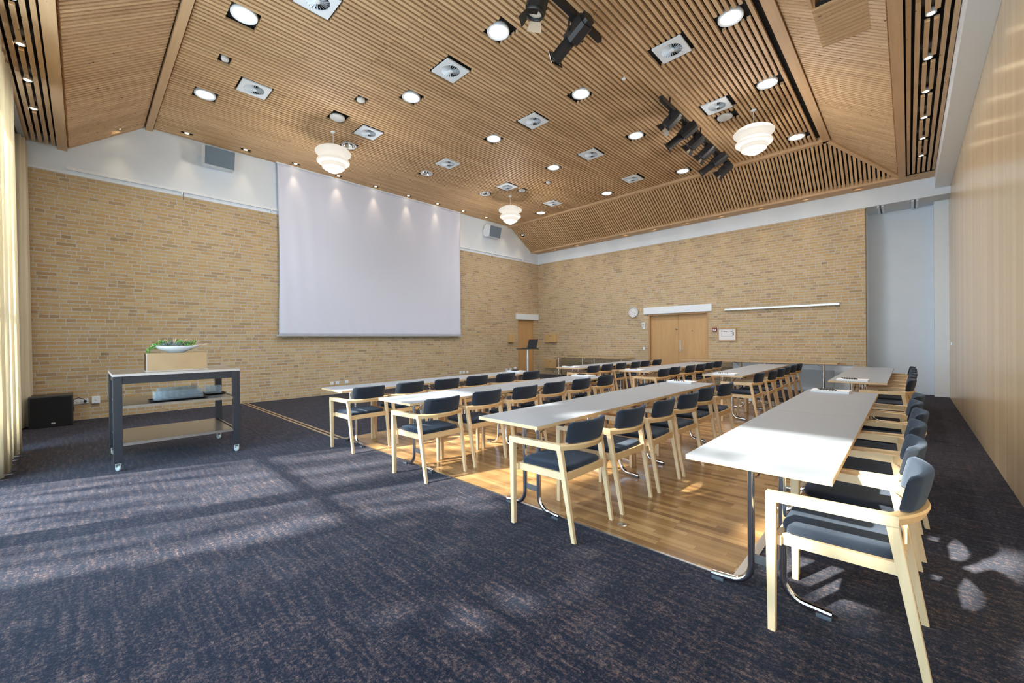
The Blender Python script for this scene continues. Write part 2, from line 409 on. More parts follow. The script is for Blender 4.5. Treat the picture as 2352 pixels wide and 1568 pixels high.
# window wall
b = MB(); bays = []
xw = -8.1
while xw < .3: bays.append((xw, xw+1.62)); xw += 1.76
bays = [(p, min(q, .45)) for p, q in bays]
for x0, x1, z0, z1 in cells(A-.28, XR+.12, 0, 5.6, [(p, q, .10, 4.25) for p, q in bays]): b.box((x0, YW-.30, z0), (x1, YW, z1))
struct(b.build('wall_front', 'grey'), 'window wall with tall glazed bays')
for i, (p, q) in enumerate(bays):
    w = struct(bpy.data.objects.new('window_%d' % (i+1), None), 'tall window bay with dark frame'); COL.objects.link(w); w.location = (p, YW-.15, .1)
    def loc(v): return (v[0]-p, v[1]-(YW-.15), v[2]-.1)
    fr = MB()
    for x0, x1, z0, z1 in ((p, p+.05, .1, 4.25), (q-.05, q, .1, 4.25), (p+.05, q-.05, .1, .15), (p+.05, q-.05, 4.2, 4.25), (p+.05, q-.05, 2.0, 2.07)):
        fr.box(loc((x0, YW-.18, z0)), loc((x1, YW-.12, z1)))
    fr.build('window_frame', 'grey', w)
    g = MB(); g.box(loc((p+.05, YW-.153, .15)), loc((q-.05, YW-.150, 2.0))); g.box(loc((p+.05, YW-.153, 2.07)), loc((q-.05, YW-.150, 4.2)))
    g.build('window_glass', 'glass', w)
    la = bpy.data.lights.new('portal', 'AREA'); la.shape = 'RECTANGLE'; la.size = q-p; la.size_y = 4.15; la.cycles.is_portal = True
    lo = bpy.data.objects.new('daylight_portal', la); COL.objects.link(lo); lo.location = ((p+q)/2, YW-.32, 2.17); lo.rotation_euler = (PI/2, 0, 0)
# floor : carpet with parquet field, brass strips
xi0, xi1, yi0, yi1 = -5.591, -.713, 2.48, 9.9
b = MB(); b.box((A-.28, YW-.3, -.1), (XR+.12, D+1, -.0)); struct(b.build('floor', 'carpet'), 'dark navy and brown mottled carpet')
b = MB(); b.box((xi0, yi0, -.01), (xi1, yi1, .004)); struct(b.build('floor_parquet', 'parquet'), 'oak parquet field let into the carpet')
b = MB(); b.box((xi0-.015, yi0-.018, -.01), (xi1+.05, yi0+.0, .0055)); b.box((xi0-.015, yi0, -.01), (xi0, yi1, .0055)); b.box((xi0-.015, yi1, -.01), (xi1+.05, yi1+.018, .0055))
b.box((xi1, yi0, -.01), (xi1+.05, yi1, .0055)); struct(b.build('trim_1', 'steel'), 'metal edging strip around the parquet')
b = MB(); b.box((A+.01, 2.385, -.01), (xi0-.02, 2.42, .004)); b.box((A+.01, 2.455, -.01), (xi0-.02, 2.49, .004)); struct(b.build('trim_2', 'brassline'), 'pair of brass strips crossing the carpet')
b = MB(); b.lathe([(.0, .0062), (.030, .0062), (.033, .004)], (-1.48, 2.66, 0), 20)
tag(b.build('floor_socket', 'steel'), 'small round metal floor plate in the parquet near its front edge', 'floor plate')

# doors
def door_frame(b, ax, u0, u1, z1, d0, d1, w=.045):
    def bx(a0, a1, c0, c1):
        if ax == 'x': b.box((a0, d0, c0), (a1, d1, c1))
        else: b.box((d0, a0, c0), (d1, a1, c1))
    bx(u0, u0+w, 0, z1); bx(u1-w, u1, 0, z1); bx(u0+w, u1-w, z1-w, z1)
d1 = struct(bpy.data.objects.new('door_1', None), 'double oak veneer door in the back brick wall'); COL.objects.link(d1); d1.location = (-5.03, D, 0)
def L(o, v): return (v[0]-o.location.x, v[1]-o.location.y, v[2]-o.location.z)
def lb(mb, o, a, c, **k): return mb.box(L(o, a), L(o, c), **k)
b = MB(); 
for a0, a1, c0, c1 in ((-5.94, -5.895, 0, 2.09), (-4.175, -4.13, 0, 2.09), (-5.895, -4.175, 2.045, 2.09)): lb(b, d1, (a0, D+.0, c0), (a1, D+.14, c1))
b.build('door_frame', 'frame', d1)
b = MB(); lb(b, d1, (-5.893, D+.09, .005), (-5.032, D+.13, 2.043)); b.build('door_leaf', 'doorw', d1)
b = MB(); lb(b, d1, (-5.026, D+.09, .005), (-4.177, D+.13, 2.043)); lf = b.build('door_leaf', 'doorw', d1)
b = MB(); lb(b, d1, (-4.985, D+.076, .93), (-4.950, D+.09, 1.28)); b.tube([L(d1, (-4.967, D+.09, 1.0)), L(d1, (-4.967, D+.03, 1.0)), L(d1, (-4.84, D+.03, 1.0))], .010, 8); b.build('door_handle', 'silver', lf)
b = MB(); b.lathe([(0, 0), (.03, 0), (.03, .012), (0, .014)], L(d1, (-5.08, D+.09, 1.62)), 16, mat=Matrix.Rotation(PI/2, 4, 'X')); b.tube([L(d1, (-5.08, D+.08, 1.62)), L(d1, (-5.13, D+.06, 1.63))], .008, 6); b.build('door_knob', 'brass', d1)
b = MB(); b.lathe([(0, 0), (.012, 0), (.012, .006), (0, .006)], L(d1, (-4.62, D+.09, 1.55)), 12, mat=Matrix.Rotation(PI/2, 4, 'X')); b.build('door_viewer', 'black', d1)
b = MB(); b.box((-6.08, D-.035, 2.10), (-4.03, D+.01, 2.31)); struct(b.build('trim_3', 'whitep'), 'white lintel above the double door')
b = MB(); b.box((-5.94, D+.14, 0), (-4.13, D+.28, 2.09)); struct(b.build('trim_4', 'void'), 'dark door opening behind the double door')
d2 = struct(bpy.data.objects.new('door_2', None), 'single oak door in the screen wall beside the corner'); COL.objects.link(d2); d2.location = (A, 11.67, 0)
b = MB()
for a0, a1, c0, c1 in ((11.22, 11.25, 0, 2.09), (12.10, 12.13, 0, 2.09), (11.25, 12.10, 2.06, 2.09)): lb(b, d2, (A-.14, a0, c0), (A-.04, a1, c1))
b.build('door_frame', 'frame', d2)
b = MB(); lb(b, d2, (A-.12, 11.25, .005), (A-.08, 12.10, 2.058)); b.build('door_leaf', 'doorw', d2)
b = MB(); b.box((A-.01, 11.10, 2.10), (A+.035, 12.37, 2.31)); struct(b.build('trim_5', 'whitep'), 'white lintel above the single door')
b = MB(); b.box((A-.28, 11.22, 0), (A-.14, 12.13, 2.09)); struct(b.build('trim_6', 'void'), 'dark opening behind the single door')

# picture rail on the screen wall
b = MB(); b.box((A, -.16, 4.335), (A+.05, 3.15, 4.385)); b.box((A, 8.4, 4.335), (A+.05, 11.9, 4.385)); b.box((A, YW, ZB-.01), (A+.012, D, ZB+.025))
for yy in (1.4, 3.0, 9.9, 11.5): b.box((A+.0, yy-.012, 4.28), (A+.055, yy+.012, 4.40))
struct(b.build('trim_7', 'whitep'), 'white hanging rail above the brick of the screen wall')
for yy, n in ((1.42, 'left'), (9.9, 'right')):
    b = MB(); b.tube([(A+.03, yy, 4.33), (A+.035, yy+.005, 4.24), (A+.03, yy, 4.19)], .006, 6)
    tag(b.build('rail_hook', 'black'), 'small black hook hanging from the white rail, %s of the screen' % n, 'hook')

# ------------------------------------------------------------------ ceiling
PT, SW, SD = .074, .0435, .045
downs = [(x, y, True) for y in (1.45, 3.9, 5.85, 7.85, 10.3) for x in (-6.1,)] 
downs = [(-6.03,1.45,1),(-8.43,1.45,1),(-3.95,3.9,1),(-6.07,3.9,1),(-1.64,5.83,1),(-3.96,5.85,1),(-6.12,5.88,1),(-1.64,7.75,1),(-3.98,7.83,1),(-6.13,7.87,1),
         (-1.65,10.24,1),(-4.0,10.3,1),(-6.15,10.33,1),(-8.62,10.38,1),(-8.5,3.93,0),(-8.55,5.91,0),(-8.6,7.9,0)]
vents = [(-5.13,2.0),(-7.66,1.97),(-5.03,3.93),(-7.68,3.95),(-2.42,5.86),(-5.08,5.92),(-7.72,5.93),(-2.44,7.84),(-5.09,7.89),(-7.76,7.94),(-5.11,9.85),(-7.74,9.88)]
discs = [(-7.57,3.29,.13),(-6.73,3.33,.07),(-2.46,8.35,.13),(-7.68,8.44,.10),(-6.79,8.49,.06),(-3.23,5.97,.03),(-7.15,1.47,.05)]
spots = [(-10.25, .46+i) for i in range(1, 11)]
holes = [(x-.165, x+.165, y-.165, y+.165) for x, y, _ in downs] + [(x-.225, x+.225, y-.235, y+.235) for x, y in vents] + \
        [(x-r-.03, x+r+.03, y-r-.03, y+r+.03) for x, y, r in discs if r > .04] + [(x-.05, x+.075, y-.10, y+.10) for x, y in spots]
seams = [3.0, 4.95, 6.95, 8.95]
def slat_runs(u, v0, v1, hs, sm=()):
    cut = [(v0, v1)]
    for h in hs:
        if h[0] < u+SW*.45 and h[1] > u-SW*.45:
            nw = []
            for a, c in cut:
                if h[2] > a and h[3] < c: nw += [(a, h[2]), (h[3], c)]
                elif h[2] <= a < h[3] < c: nw.append((h[3], c))
                elif a < h[2] < c <= h[3]: nw.append((a, h[2]))
                elif h[2] <= a and h[3] >= c: pass
                else: nw.append((a, c))
            cut = nw
    for sy in sm:
        nw = []
        for a, c in cut:
            if a < sy < c: nw += [(a, sy-.0025), (sy+.0025, c)]
            else: nw.append((a, c))
        cut = nw
    return cut
b = MB(); x = A+.02+SW/2
while x < -1.33:
    for a, c in slat_runs(x, .98, 10.70, holes, seams): b.box((x-SW/2, a, ZC), (x+SW/2, c, ZC+SD))
    x += PT
struct(b.build('ceiling', 'slatY', fixn=False), 'flat centre of the ceiling clad in pine slats')
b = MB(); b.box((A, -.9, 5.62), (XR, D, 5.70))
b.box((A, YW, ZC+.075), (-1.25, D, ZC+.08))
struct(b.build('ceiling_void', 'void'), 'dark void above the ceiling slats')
# beams
def beam(n, lo, hi, mat, lab): bb = MB(); bb.hexa(lo, hi) if isinstance(lo, list) else bb.box(lo, hi); return struct(bb.build(n, mat), lab)
beam('trim_21', (A, .86, 5.395), (-1.2, .96, 5.55), 'beamX', 'pine beam along the window side of the flat ceiling')
beam('trim_22', (-1.28, .86, 5.39), (-1.15, 10.83, 5.55), 'beamY', 'pine beam along the right side of the flat ceiling')
beam('trim_23', (A, 10.735, 5.39), (-1.16, 10.845, 5.55), 'beamX', 'pine beam along the back of the flat ceiling')
beam('trim_24', (A, -.27, 4.655), (-.02, -.155, 4.85), 'beamX', 'lower pine beam on the window side')
beam('trim_25', (-.145, -.2, 4.66), (-.03, 12.06, 4.85), 'beamY', 'lower pine beam on the right side')
beam('trim_26', (A, 11.965, 4.655), (-.03, 12.06, 4.85), 'beamX', 'lower pine beam along the back wall')
# hip rafters
def bar(mb, p, q, w, h, up=Vector((0, 0, 1))):
    p, q = Vector(p), Vector(q); d = (q-p).normalized(); s = d.cross(up).normalized(); u = s.cross(d)
    r = [(-w/2, -h/2), (w/2, -h/2), (w/2, h/2), (-w/2, h/2)]
    mb.hexa([p+s*a+u*c for a, c in r], [q+s*a+u*c for a, c in r])
hipA, hipB = (-1.19, 10.79, 5.44), (-.10, 12.0, 4.70)
b = MB(); bar(b, hipA, hipB, .085, .10); bar(b, (-1.19, .91, 5.44), (-.10, -.2, 4.70), .085, .10); struct(b.build('trim_27', 'beamX'), 'pine hip rafters at the ceiling corners')
# back slope (slats run down the slope)
def slope_slats(mb, us, plane, lim):
    """us: positions across; lim(u) -> (t0, t1) along slope 0..1; plane(u, t) -> point, normal dir n"""
    for u in us:
        t0, t1 = lim(u)
        if t1-t0 < .02: continue
        pts = []
        for t in (t0, t1):
            for du, dn in ((-SW/2, 0), (SW/2, 0), (SW/2, SD), (-SW/2, SD)): pts.append(plane(u+du, t, dn))
        mb.hexa(pts[:4], pts[4:])
def frange(a, c, s):
    out = []
    while a < c: out.append(a); a += s
    return out
yb0, zb0, yb1, zb1 = 10.86, 5.42, 11.95, 4.70
nb = Vector((0, zb0-zb1, yb1-yb0)).normalized()
def pl_back(u, t, dn): return Vector((u, yb0+(yb1-yb0)*t, zb0+(zb1-zb0)*t)) + nb*dn
def lim_back(u): return (max(0, (u+1.16)/1.06), 1) if u > -1.16 else (0, 1)
slab = (0.0, 0.0)
b = MB()
for u in frange(A+.03, -.17, PT):
    t0, t1 = lim_back(u)
    if abs(u+10.25) < .06:
        slope_slats(b, [u], pl_back, lambda q: (0, .30)); slope_slats(b, [u], pl_back, lambda q: (.44, 1))
    else: slope_slats(b, [u], pl_back, lambda q: (t0, t1))
struct(b.build('ceiling_slope_back', 'slatY', fixn=False), 'sloping ceiling of vertical pine slats along the back wall')
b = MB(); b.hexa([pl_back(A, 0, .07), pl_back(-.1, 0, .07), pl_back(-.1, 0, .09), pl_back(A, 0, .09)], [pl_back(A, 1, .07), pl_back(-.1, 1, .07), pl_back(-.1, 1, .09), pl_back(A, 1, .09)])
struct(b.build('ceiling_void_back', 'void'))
# front slope (window side)
yf0, zf0, yf1, zf1 = .84, 5.42, -.13, 4.71
nf = Vector((0, -(zf0-zf1), yf0-yf1)).normalized()
def pl_front(u, t, dn): return Vector((u, yf0+(yf1-yf0)*t, zf0+(zf1-zf0)*t)) + nf*dn
b = MB()
for u in frange(A+.03, -.17, PT):
    lo = max(0, (u+1.16)/1.06) if u > -1.16 else 0
    if abs(u+10.25) < .06: slope_slats(b, [u], pl_front, lambda q: (0, .28)); slope_slats(b, [u], pl_front, lambda q: (.46, 1))
    else: slope_slats(b, [u], pl_front, lambda q: (lo, 1))
struct(b.build('ceiling_slope_front', 'slatY', fixn=False), 'sloping ceiling of pine slats on the window side')
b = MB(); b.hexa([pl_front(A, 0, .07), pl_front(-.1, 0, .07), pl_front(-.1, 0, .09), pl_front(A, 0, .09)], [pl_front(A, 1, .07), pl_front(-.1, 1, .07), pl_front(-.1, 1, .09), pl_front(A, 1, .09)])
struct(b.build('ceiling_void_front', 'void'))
# right slope
xr0, zr0, xr1, zr1 = -1.14, 5.42, -.16, 4.75
nr = Vector((zr0-zr1, 0, xr1-xr0)).normalized()
def pl_right(u, t, dn): return Vector((xr0+(xr1-xr0)*t, u, zr0+(zr1-zr0)*t)) + nr*dn
b = MB(); W0, S0, P0 = SW, SD, PT
SW = .048
for u in frange(-.13, 11.95, .070):
    hi = 1; lo = 0
    if u > 10.86: lo = min(1, (u-10.80)/1.12)
    if u < .84: lo = min(1, (.84-u)/.99)
    slope_slats(b, [u], pl_right, lambda q: (lo, hi))
struct(b.build('ceiling_slope_right', 'slatX', fixn=False), 'sloping ceiling of close set pine slats on the right')
SW = W0
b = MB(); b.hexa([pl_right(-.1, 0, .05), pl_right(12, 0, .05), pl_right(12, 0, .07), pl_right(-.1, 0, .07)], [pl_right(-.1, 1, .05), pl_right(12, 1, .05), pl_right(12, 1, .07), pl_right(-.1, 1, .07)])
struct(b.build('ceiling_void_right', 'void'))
# low flat strips
lowF = [-.315-.072*i for i in range(8)]
spF = [(-6.32+.93-.93*i, -.46) for i in range(-4, 4)]
spF = [(-1.65, -.46), (-2.58, -.46), (-3.5, -.46), (-4.45, -.46), (-5.38, -.46), (-6.31, -.46), (-7.23, -.46), (-8.15, -.46), (-9.08, -.46)]
b = MB()
for y in lowF:
    hs = [(y-1, y+1, sx-.09, sx+.09) for sx, sy in spF] if (-.52 < y < -.40) else []
    for a, c in slat_runs(y, A, .36, hs, [-1.9, -3.9, -5.9, -7.9, -9.6]): b.box((a, y-.0215, 4.70), (c, y+.0215, 4.735))
struct(b.build('ceiling_low_front', 'slatX', fixn=False), 'low strip of pine slats above the curtains')
lowR = [.012+.073*i for i in range(6)]
spR = [(.185, y) for y in (.45, 1.42, 2.38, 3.35, 4.3, 5.27, 6.24, 7.21, 8.17, 9.12, 10.06, 11.0)]
b = MB()
for x in lowR:
    hs = [(x-1, x+1, sy-.09, sy+.09) for sx, sy in spR] if .12 < x < .25 else []
    for a, c in slat_runs(x, YW, 12.0, hs, [1.9, 3.9, 5.9, 7.9, 9.9]): b.box((x-.0215, a, 4.71), (x+.0215, c, 4.745))
struct(b.build('ceiling_low_right', 'slatY', fixn=False), 'low strip of pine slats beside the white beam')
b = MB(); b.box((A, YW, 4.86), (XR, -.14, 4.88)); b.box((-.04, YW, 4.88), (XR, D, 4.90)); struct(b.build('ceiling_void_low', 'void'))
spB = [-.82-.965*i for i in range(10)]
b = MB()
for x0, x1, y0, y1 in cells(A, .41, 12.06, D, [(sx-.10, sx+.10, 12.12, 12.26) for sx in spB]): b.box((x0, y0, 4.672), (x1, y1, 4.71))
struct(b.build('ceiling_low_back', 'beamX', fixn=False), 'flat pine board between the sloping ceiling and the back wall')
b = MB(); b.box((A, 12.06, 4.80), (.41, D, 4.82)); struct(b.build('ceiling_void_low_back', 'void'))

# ------------------------------------------------------------------ ceiling fittings
def mk_down(lit):
    t = thing('ceiling_downlight', (0, 0, 0), 'x', 'ceiling light', 'round downlights in the flat ceiling')
    b = MB(); b.lathe([(.118, .006), (.135, .0), (.145, -.006), (.150, .002), (.150, .03), (.12, .06)], n=32); b.build('trim_ring', 'whitep', t)
    if lit:
        b = MB(); b.lathe([(.0, .028), (.06, .024), (.118, .006)], n=32); b.build('diffuser', 'lamp', t, )
    else:
        b = MB(); b.lathe([(.118, .006), (.10, .05), (.06, .085), (.03, .095), (0, .095)], n=32); b.build('reflector', 'reflector', t)
        b = MB(); b.lathe([(0, .02), (.018, .03), (.02, .09)], n=12); b.build('bulb', 'frost', t)
    return t
def colname(x): 
    return 'column nearest the screen' if x < -8 else ('second column from the screen' if x < -5.5 else ('third column from the screen' if x < -3 else 'column nearest the sloping ceiling'))
pl, pu = reg(mk_down(1)), reg(mk_down(0)); ul, uu = True, True
cnt = {}
def rowname(y): return {1: 'nearest the windows', 2: 'second row from the windows', 3: 'third row from the windows', 4: 'fourth row from the windows', 5: 'row by the back beam'}[1 + (y > 3) + (y > 5) + (y > 7) + (y > 9)]
for x, y, lit in downs:
    lab = ('round lit downlight with white rim, %s, %s' if lit else 'round unlit silver reflector downlight, %s, %s') % (colname(x), rowname(y))
    if lit:
        if ul: pl.location = (x, y, ZC+.01); pl['label'] = lab; ul = False
        else: dup(pl, (x, y, ZC+.01), lab)
    else:
        if uu: pu.location = (x, y, ZC+.01); pu['label'] = lab; uu = False
        else: dup(pu, (x, y, ZC+.01), lab)
    if lit:
        la = bpy.data.lights.new('downlight', 'SPOT'); la.energy = 130; la.color = (.97, .96, .95); la.spot_size = math.radians(150); la.spot_blend = .8; la.shadow_soft_size = .11
        lo = bpy.data.objects.new('downlight_lamp', la); COL.objects.link(lo); lo.location = (x, y, ZC-.015)
# vents
t = thing('air_vent', (0, 0, 0), 'x', 'vent', 'square swirl air vents in the flat ceiling')
b = MB(); S = .205; RV = .142; n = 32
ring_o = [(max(-S, min(S, math.cos(a)*2*S)), max(-S, min(S, math.sin(a)*2*S))) for a in [2*PI*k/n+PI/n*0 for k in range(n)]]
ring_o = []
for k in range(n):
    a = 2*PI*k/n; cc, ss = math.cos(a), math.sin(a); m_ = max(abs(cc), abs(ss)); ring_o.append((S*cc/m_, S*ss/m_))
ring_i = [(RV*math.cos(2*PI*k/n), RV*math.sin(2*PI*k/n)) for k in range(n)]
vs = [(x, y, 0) for x, y in ring_o] + [(x, y, 0) for x, y in ring_i] + [(x, y, .02) for x, y in ring_o] + [(x, y, .012) for x, y in ring_i]
fs = []
for k in range(n):
    j = (k+1) % n
    fs += [[k, j, n+j, n+k], [k, j, 2*n+j, 2*n+k], [n+k, n+j, 3*n+j, 3*n+k]]
b.add(vs, fs); b.build('face_plate', 'whitep', t)
b = MB(); nbld = 20
for k in range(nbld):
    a = 2*PI*k/nbld; w = .026
    def pr(r, da, z): return (r*math.cos(a+da), r*math.sin(a+da), z)
    v = [pr(.035, -.10, -.006), pr(RV-.002, -.12, -.012), pr(RV-.002, .07, .030), pr(.035, .16, .016)]
    v2 = [(p[0], p[1], p[2]+.0022) for p in v]
    b.hexa(v, v2)
b.build('swirl_blades', 'whitep', t)
b = MB(); b.lathe([(0, -.012), (.02, -.011), (.038, -.004), (.038, .02), (0, .02)], n=20); b.build('hub', 'whitep', t)
b = MB(); b.lathe([(.147, .022), (.147, .11), (0, .11)], n=24); b.build('duct', 'void', t)
reg(t)
for i, (x, y) in enumerate(vents):
    col = 'column nearest the screen' if x < -7 else ('middle column' if x < -4 else 'column nearest the sloping ceiling')
    yy = 'row nearest the windows' if y < 3 else ('second row from the windows' if y < 5 else ('third row from the windows' if y < 7 else ('fourth row from the windows' if y < 9 else 'row by the back beam')))
    lab = 'square white swirl vent, %s, %s' % (col, yy)
    if i == 0: t.location = (x, y, ZC-.004); t['label'] = lab
    else: dup(t, (x, y, ZC-.004), lab)
# small discs
dl = ['flat white ceiling loudspeaker disc beside the pendant near the screen', 'small white detector in the second slat opening left of centre', 'flat white disc between vent and right pendant',
      'white disc beside the vent above the corner pendant', 'small white smoke detector near the back beam', 'tiny sprinkler head in the middle of the ceiling', 'tiny white sprinkler head near the window side beam']
for (x, y, r), lab in zip(discs, dl):
    b = MB(); b.lathe([(0, -.018), (r*.6, -.016), (r*.92, -.008), (r, .0), (r, .03 if r > .06 else .076), (0, .03 if r > .06 else .076)], (x, y, ZC), 28)
    nm, cat = ('ceiling_speaker', 'speaker') if r > .09 else (('smoke_detector', 'detector') if r > .05 else ('sprinkler', 'sprinkler'))
    tag(b.build(nm, 'frost'), lab, cat)
# recessed small spots
def mk_spot():
    t = thing('recessed_spot', (0, 0, 0), 'x', 'spotlight', 'small warm recessed spotlights')
    b = MB(); b.lathe([(.030, .004), (.040, .0), (.044, .004), (.044, .05), (.03, .055)], n=18); b.build('spot_ring', 'whitep', t)
    b = MB(); b.lathe([(0, .012), (.02, .010), (.030, .004)], n=18); b.build('spot_lens', 'spot', t)
    return reg(t)
sp0 = mk_spot(); first = True
def put_spot(p, lab, aim, e=14, ang=50, tilt=None):
    global first
    if first: sp0.location = p; sp0['label'] = lab; o = sp0; first = False
    else: o = dup(sp0, p, lab)
    la = bpy.data.lights.new('spot', 'SPOT'); la.energy = e; la.color = (1, .74, .45); la.spot_size = math.radians(ang); la.spot_blend = .9; la.shadow_soft_size = .02
    lo = bpy.data.objects.new('spot_lamp', la); COL.objects.link(lo); lo.location = (p[0], p[1], p[2]-.015)
    lo.rotation_euler = Vector(aim).to_track_quat('-Z', 'Y').to_euler()
for i, (x, y) in enumerate(spots): put_spot((x+.01, y, ZC+.015), 'small warm recessed spot along the screen wall, %s from the window side' % ORD[i], (-.10, 0, -1), 16, 46)
put_spot((-10.25, .48, 5.20), 'small warm recessed spot in the window side sloping ceiling', (-.1, 0, -1), 12, 46)
put_spot((-10.25, 11.27, 5.18), 'small warm recessed spot in the back sloping ceiling by the corner', (-.1, 0, -1), 12, 46)
for i, (x, y) in enumerate(spF): put_spot((x, y, 4.72), 'small warm recessed spot in low slats above the curtains, %s from the camera end' % ORD[i], (0, 0, -1), 5, 60)
for i, (x, y) in enumerate(spR): put_spot((x, y, 4.73), 'small warm recessed spot in low slats by the white beam, %s from the window end' % (ORD+['eleventh', 'twelfth'])[i], (.12, 0, -1), 7, 60)
for i, x in enumerate(spB): put_spot((x, 12.19, 4.70), 'small warm recessed spot above the back brick wall, %s from the right' % ORD[i], (0, .10, -1), 12, 46)

# pendants
def mk_pendant():
    t = thing('pendant_lamp', (0, 0, 0), 'x', 'pendant lamp', 'white opal multi shade pendant lamps')
    # origin at cord top (z=0) ; shades below
    b = MB(); b.tube([(0, 0, 0), (.003, 0, -.15), (0, 0, -.30)], .006, 8); b.build('cord', 'whitep', t)
    b = MB(); b.lathe([(0, .0), (.045, -.002), (.05, -.02), (.012, -.028)], n=20); b.build('canopy', 'whitep', t)
    sh = [[(.02, -.295), (.12, -.305), (.22, -.335), (.295, -.375), (.330, -.415), (.322, -.445), (.28, -.468), (.22, -.488), (.17, -.50)],
          [(.10, -.50), (.17, -.515), (.235, -.540), (.285, -.570), (.302, -.598), (.292, -.622), (.25, -.645), (.19, -.662), (.13, -.67)],
          [(.06, -.655), (.12, -.662), (.175, -.678), (.205, -.698), (.205, -.718), (.18, -.738), (.12, -.752), (.07, -.755)],
          [(.05, -.742), (.09, -.748), (.112, -.762), (.108, -.780), (.08, -.795), (.04, -.802), (0, -.804)]]
    for k, p in enumerate(sh):
        b = MB(); b.lathe(p, n=40); o = b.build('lamp_shade', 'opal', t)
        sd = o.modifiers.new('s', 'SOLIDIFY'); sd.thickness = .004
    b = MB()
    for k in range(3):
        a = 2*PI*k/3+.4; b.tube([(.14*math.cos(a), .14*math.sin(a), -.49), (.13*math.cos(a), .13*math.sin(a), -.53)], .006, 6); b.tube([(.10*math.cos(a), .10*math.sin(a), -.65), (.10*math.cos(a), .10*math.sin(a), -.68)], .006, 6)
    b.build('shade_bracket', 'silver', t)
    return reg(t)
pd = mk_pendant()
for i, (x, y, lab) in enumerate([(-8.1, 3.43, 'white glowing tiered pendant lamp in front of the screen\'s left top corner'), (-8.17, 8.48, 'white glowing tiered pendant lamp near the far corner'), (-2.0, 8.42, 'white glowing tiered pendant lamp beside the black stage lights')]):
    if i == 0: pd.location = (x, y, ZC); pd['label'] = lab
    else: dup(pd, (x, y, ZC), lab)
    la = bpy.data.lights.new('pendant', 'POINT'); la.energy = 70; la.color = (1, .95, .9); la.shadow_soft_size = .2
    lo = bpy.data.objects.new('pendant_glow', la); COL.objects.link(lo); lo.location = (x, y, ZC-.95)

# stage light bars
for y0, y1, lab in ((2.2, 4.72, 'black lighting bar at the top centre holding two stage lights'), (6.62, 10.2, 'black lighting bar holding six stage lights near right pendant')):
    t = thing('lighting_bar', (-2.92, (y0+y1)/2, 5.28), lab, 'lighting bar'); hl = (y1-y0)/2
    b = MB(); b.box((-.03, -hl, -.04), (.03, hl, .04)); b.box((-.03, hl, -.04), (.03, hl+.04, .02)); b.build('rail', 'blackm', t)
    for s in (-.8, .0, .8):
        b = MB(); b.cyl((0, hl*s, .05), (0, hl*s, .16), .012, 8); b.build('hanger', 'black', t)
def lamp_common(t, yoke=.13, drop=.16):
    b = MB(); b.box((-.04, -.02, -.03), (.04, .02, .08)); b.cyl((-.05, 0, .02), (.06, 0, .02), .012, 8); b.build('clamp', 'black', t)
    b = MB(); b.box((-.012, -yoke, -.05), (.012, yoke, -.035)); b.box((-.012, -yoke-.006, -drop-.05), (.012, -yoke, -.035)); b.box((-.012, yoke, -drop-.05), (.012, yoke+.006, -.035)); 
    b.cyl((0, -yoke-.03, -drop-.03), (0, -yoke, -drop-.03), .018, 8); b.cyl((0, yoke, -drop-.03), (0, yoke+.03, -drop-.03), .018, 8); b.build('yoke', 'blackm', t)
    b = MB(); b.tube([(.02, .03, 0), (.07, .09, -.07), (.05, .06, -.18), (.0, .04, -.20)], .006, 6); b.build('cable', 'black', t)
def profile_light(loc, aim, lab, sc=.94):
    t = thing('profile_stage_light', loc, lab, 'stage light', 'black stage lights on the ceiling bars'); t.scale = (sc, sc, sc); lamp_common(t)
    q = Vector(aim).to_track_quat('Z', 'Y').to_matrix().to_4x4(); T = Matrix.Translation((0, 0, -.18)) @ q
    b = MB(); hexp = [(-.10, -.06), (-.06, -.10), (.06, -.10), (.10, -.06), (.10, .06), (.06, .10), (-.06, .10), (-.10, .06)]
    b.prism(hexp, -.20, .06, mat=T); b.prism([(x*.8, y*.8) for x, y in hexp], -.25, -.20, mat=T); b.prism([(x*.9, y*.35) for x, y in hexp], -.14, .12, mat=T @ Matrix.Translation((0, .04, 0))); b.build('lamp_housing', 'blackm', t)
    b = MB(); b.lathe([(.0, .05), (.078, .05), (.078, .36), (.085, .36), (.085, .39), (.068, .39), (.066, .37), (0, .365)], n=24, mat=T); b.build('lens_tube', 'blackm', t)
    b = MB(); b.box((-.10, -.10, 0), (.10, .10, .008)); 
    for i_ in range(len(b.v)): b.v[i_] = tuple(T @ (Vector(b.v[i_]) + Vector((0, 0, .392))))
    b2 = MB(); b2.prism([(-.10, -.10), (.10, -.10), (.10, .10), (-.10, .10)], .392, .398, mat=T)
    b2 = MB()
    for sx, sy in ((1, 0), (-1, 0), (0, 1), (0, -1)):
        if sx: b2.hexa([T @ Vector((sx*.07, -.10, .392)), T @ Vector((sx*.10, -.10, .392)), T @ Vector((sx*.10, .10, .392)), T @ Vector((sx*.07, .10, .392))], [T @ Vector((sx*.07, -.10, .40)), T @ Vector((sx*.10, -.10, .40)), T @ Vector((sx*.10, .10, .40)), T @ Vector((sx*.07, .10, .40))])
        else: b2.hexa([T @ Vector((-.07, sy*.07, .392)), T @ Vector((-.07, sy*.10, .392)), T @ Vector((.07, sy*.10, .392)), T @ Vector((.07, sy*.07, .392))], [T @ Vector((-.07, sy*.07, .40)), T @ Vector((-.07, sy*.10, .40)), T @ Vector((.07, sy*.10, .40)), T @ Vector((.07, sy*.07, .40))])
    b2.build('gel_frame', 'blackm', t)
    return t
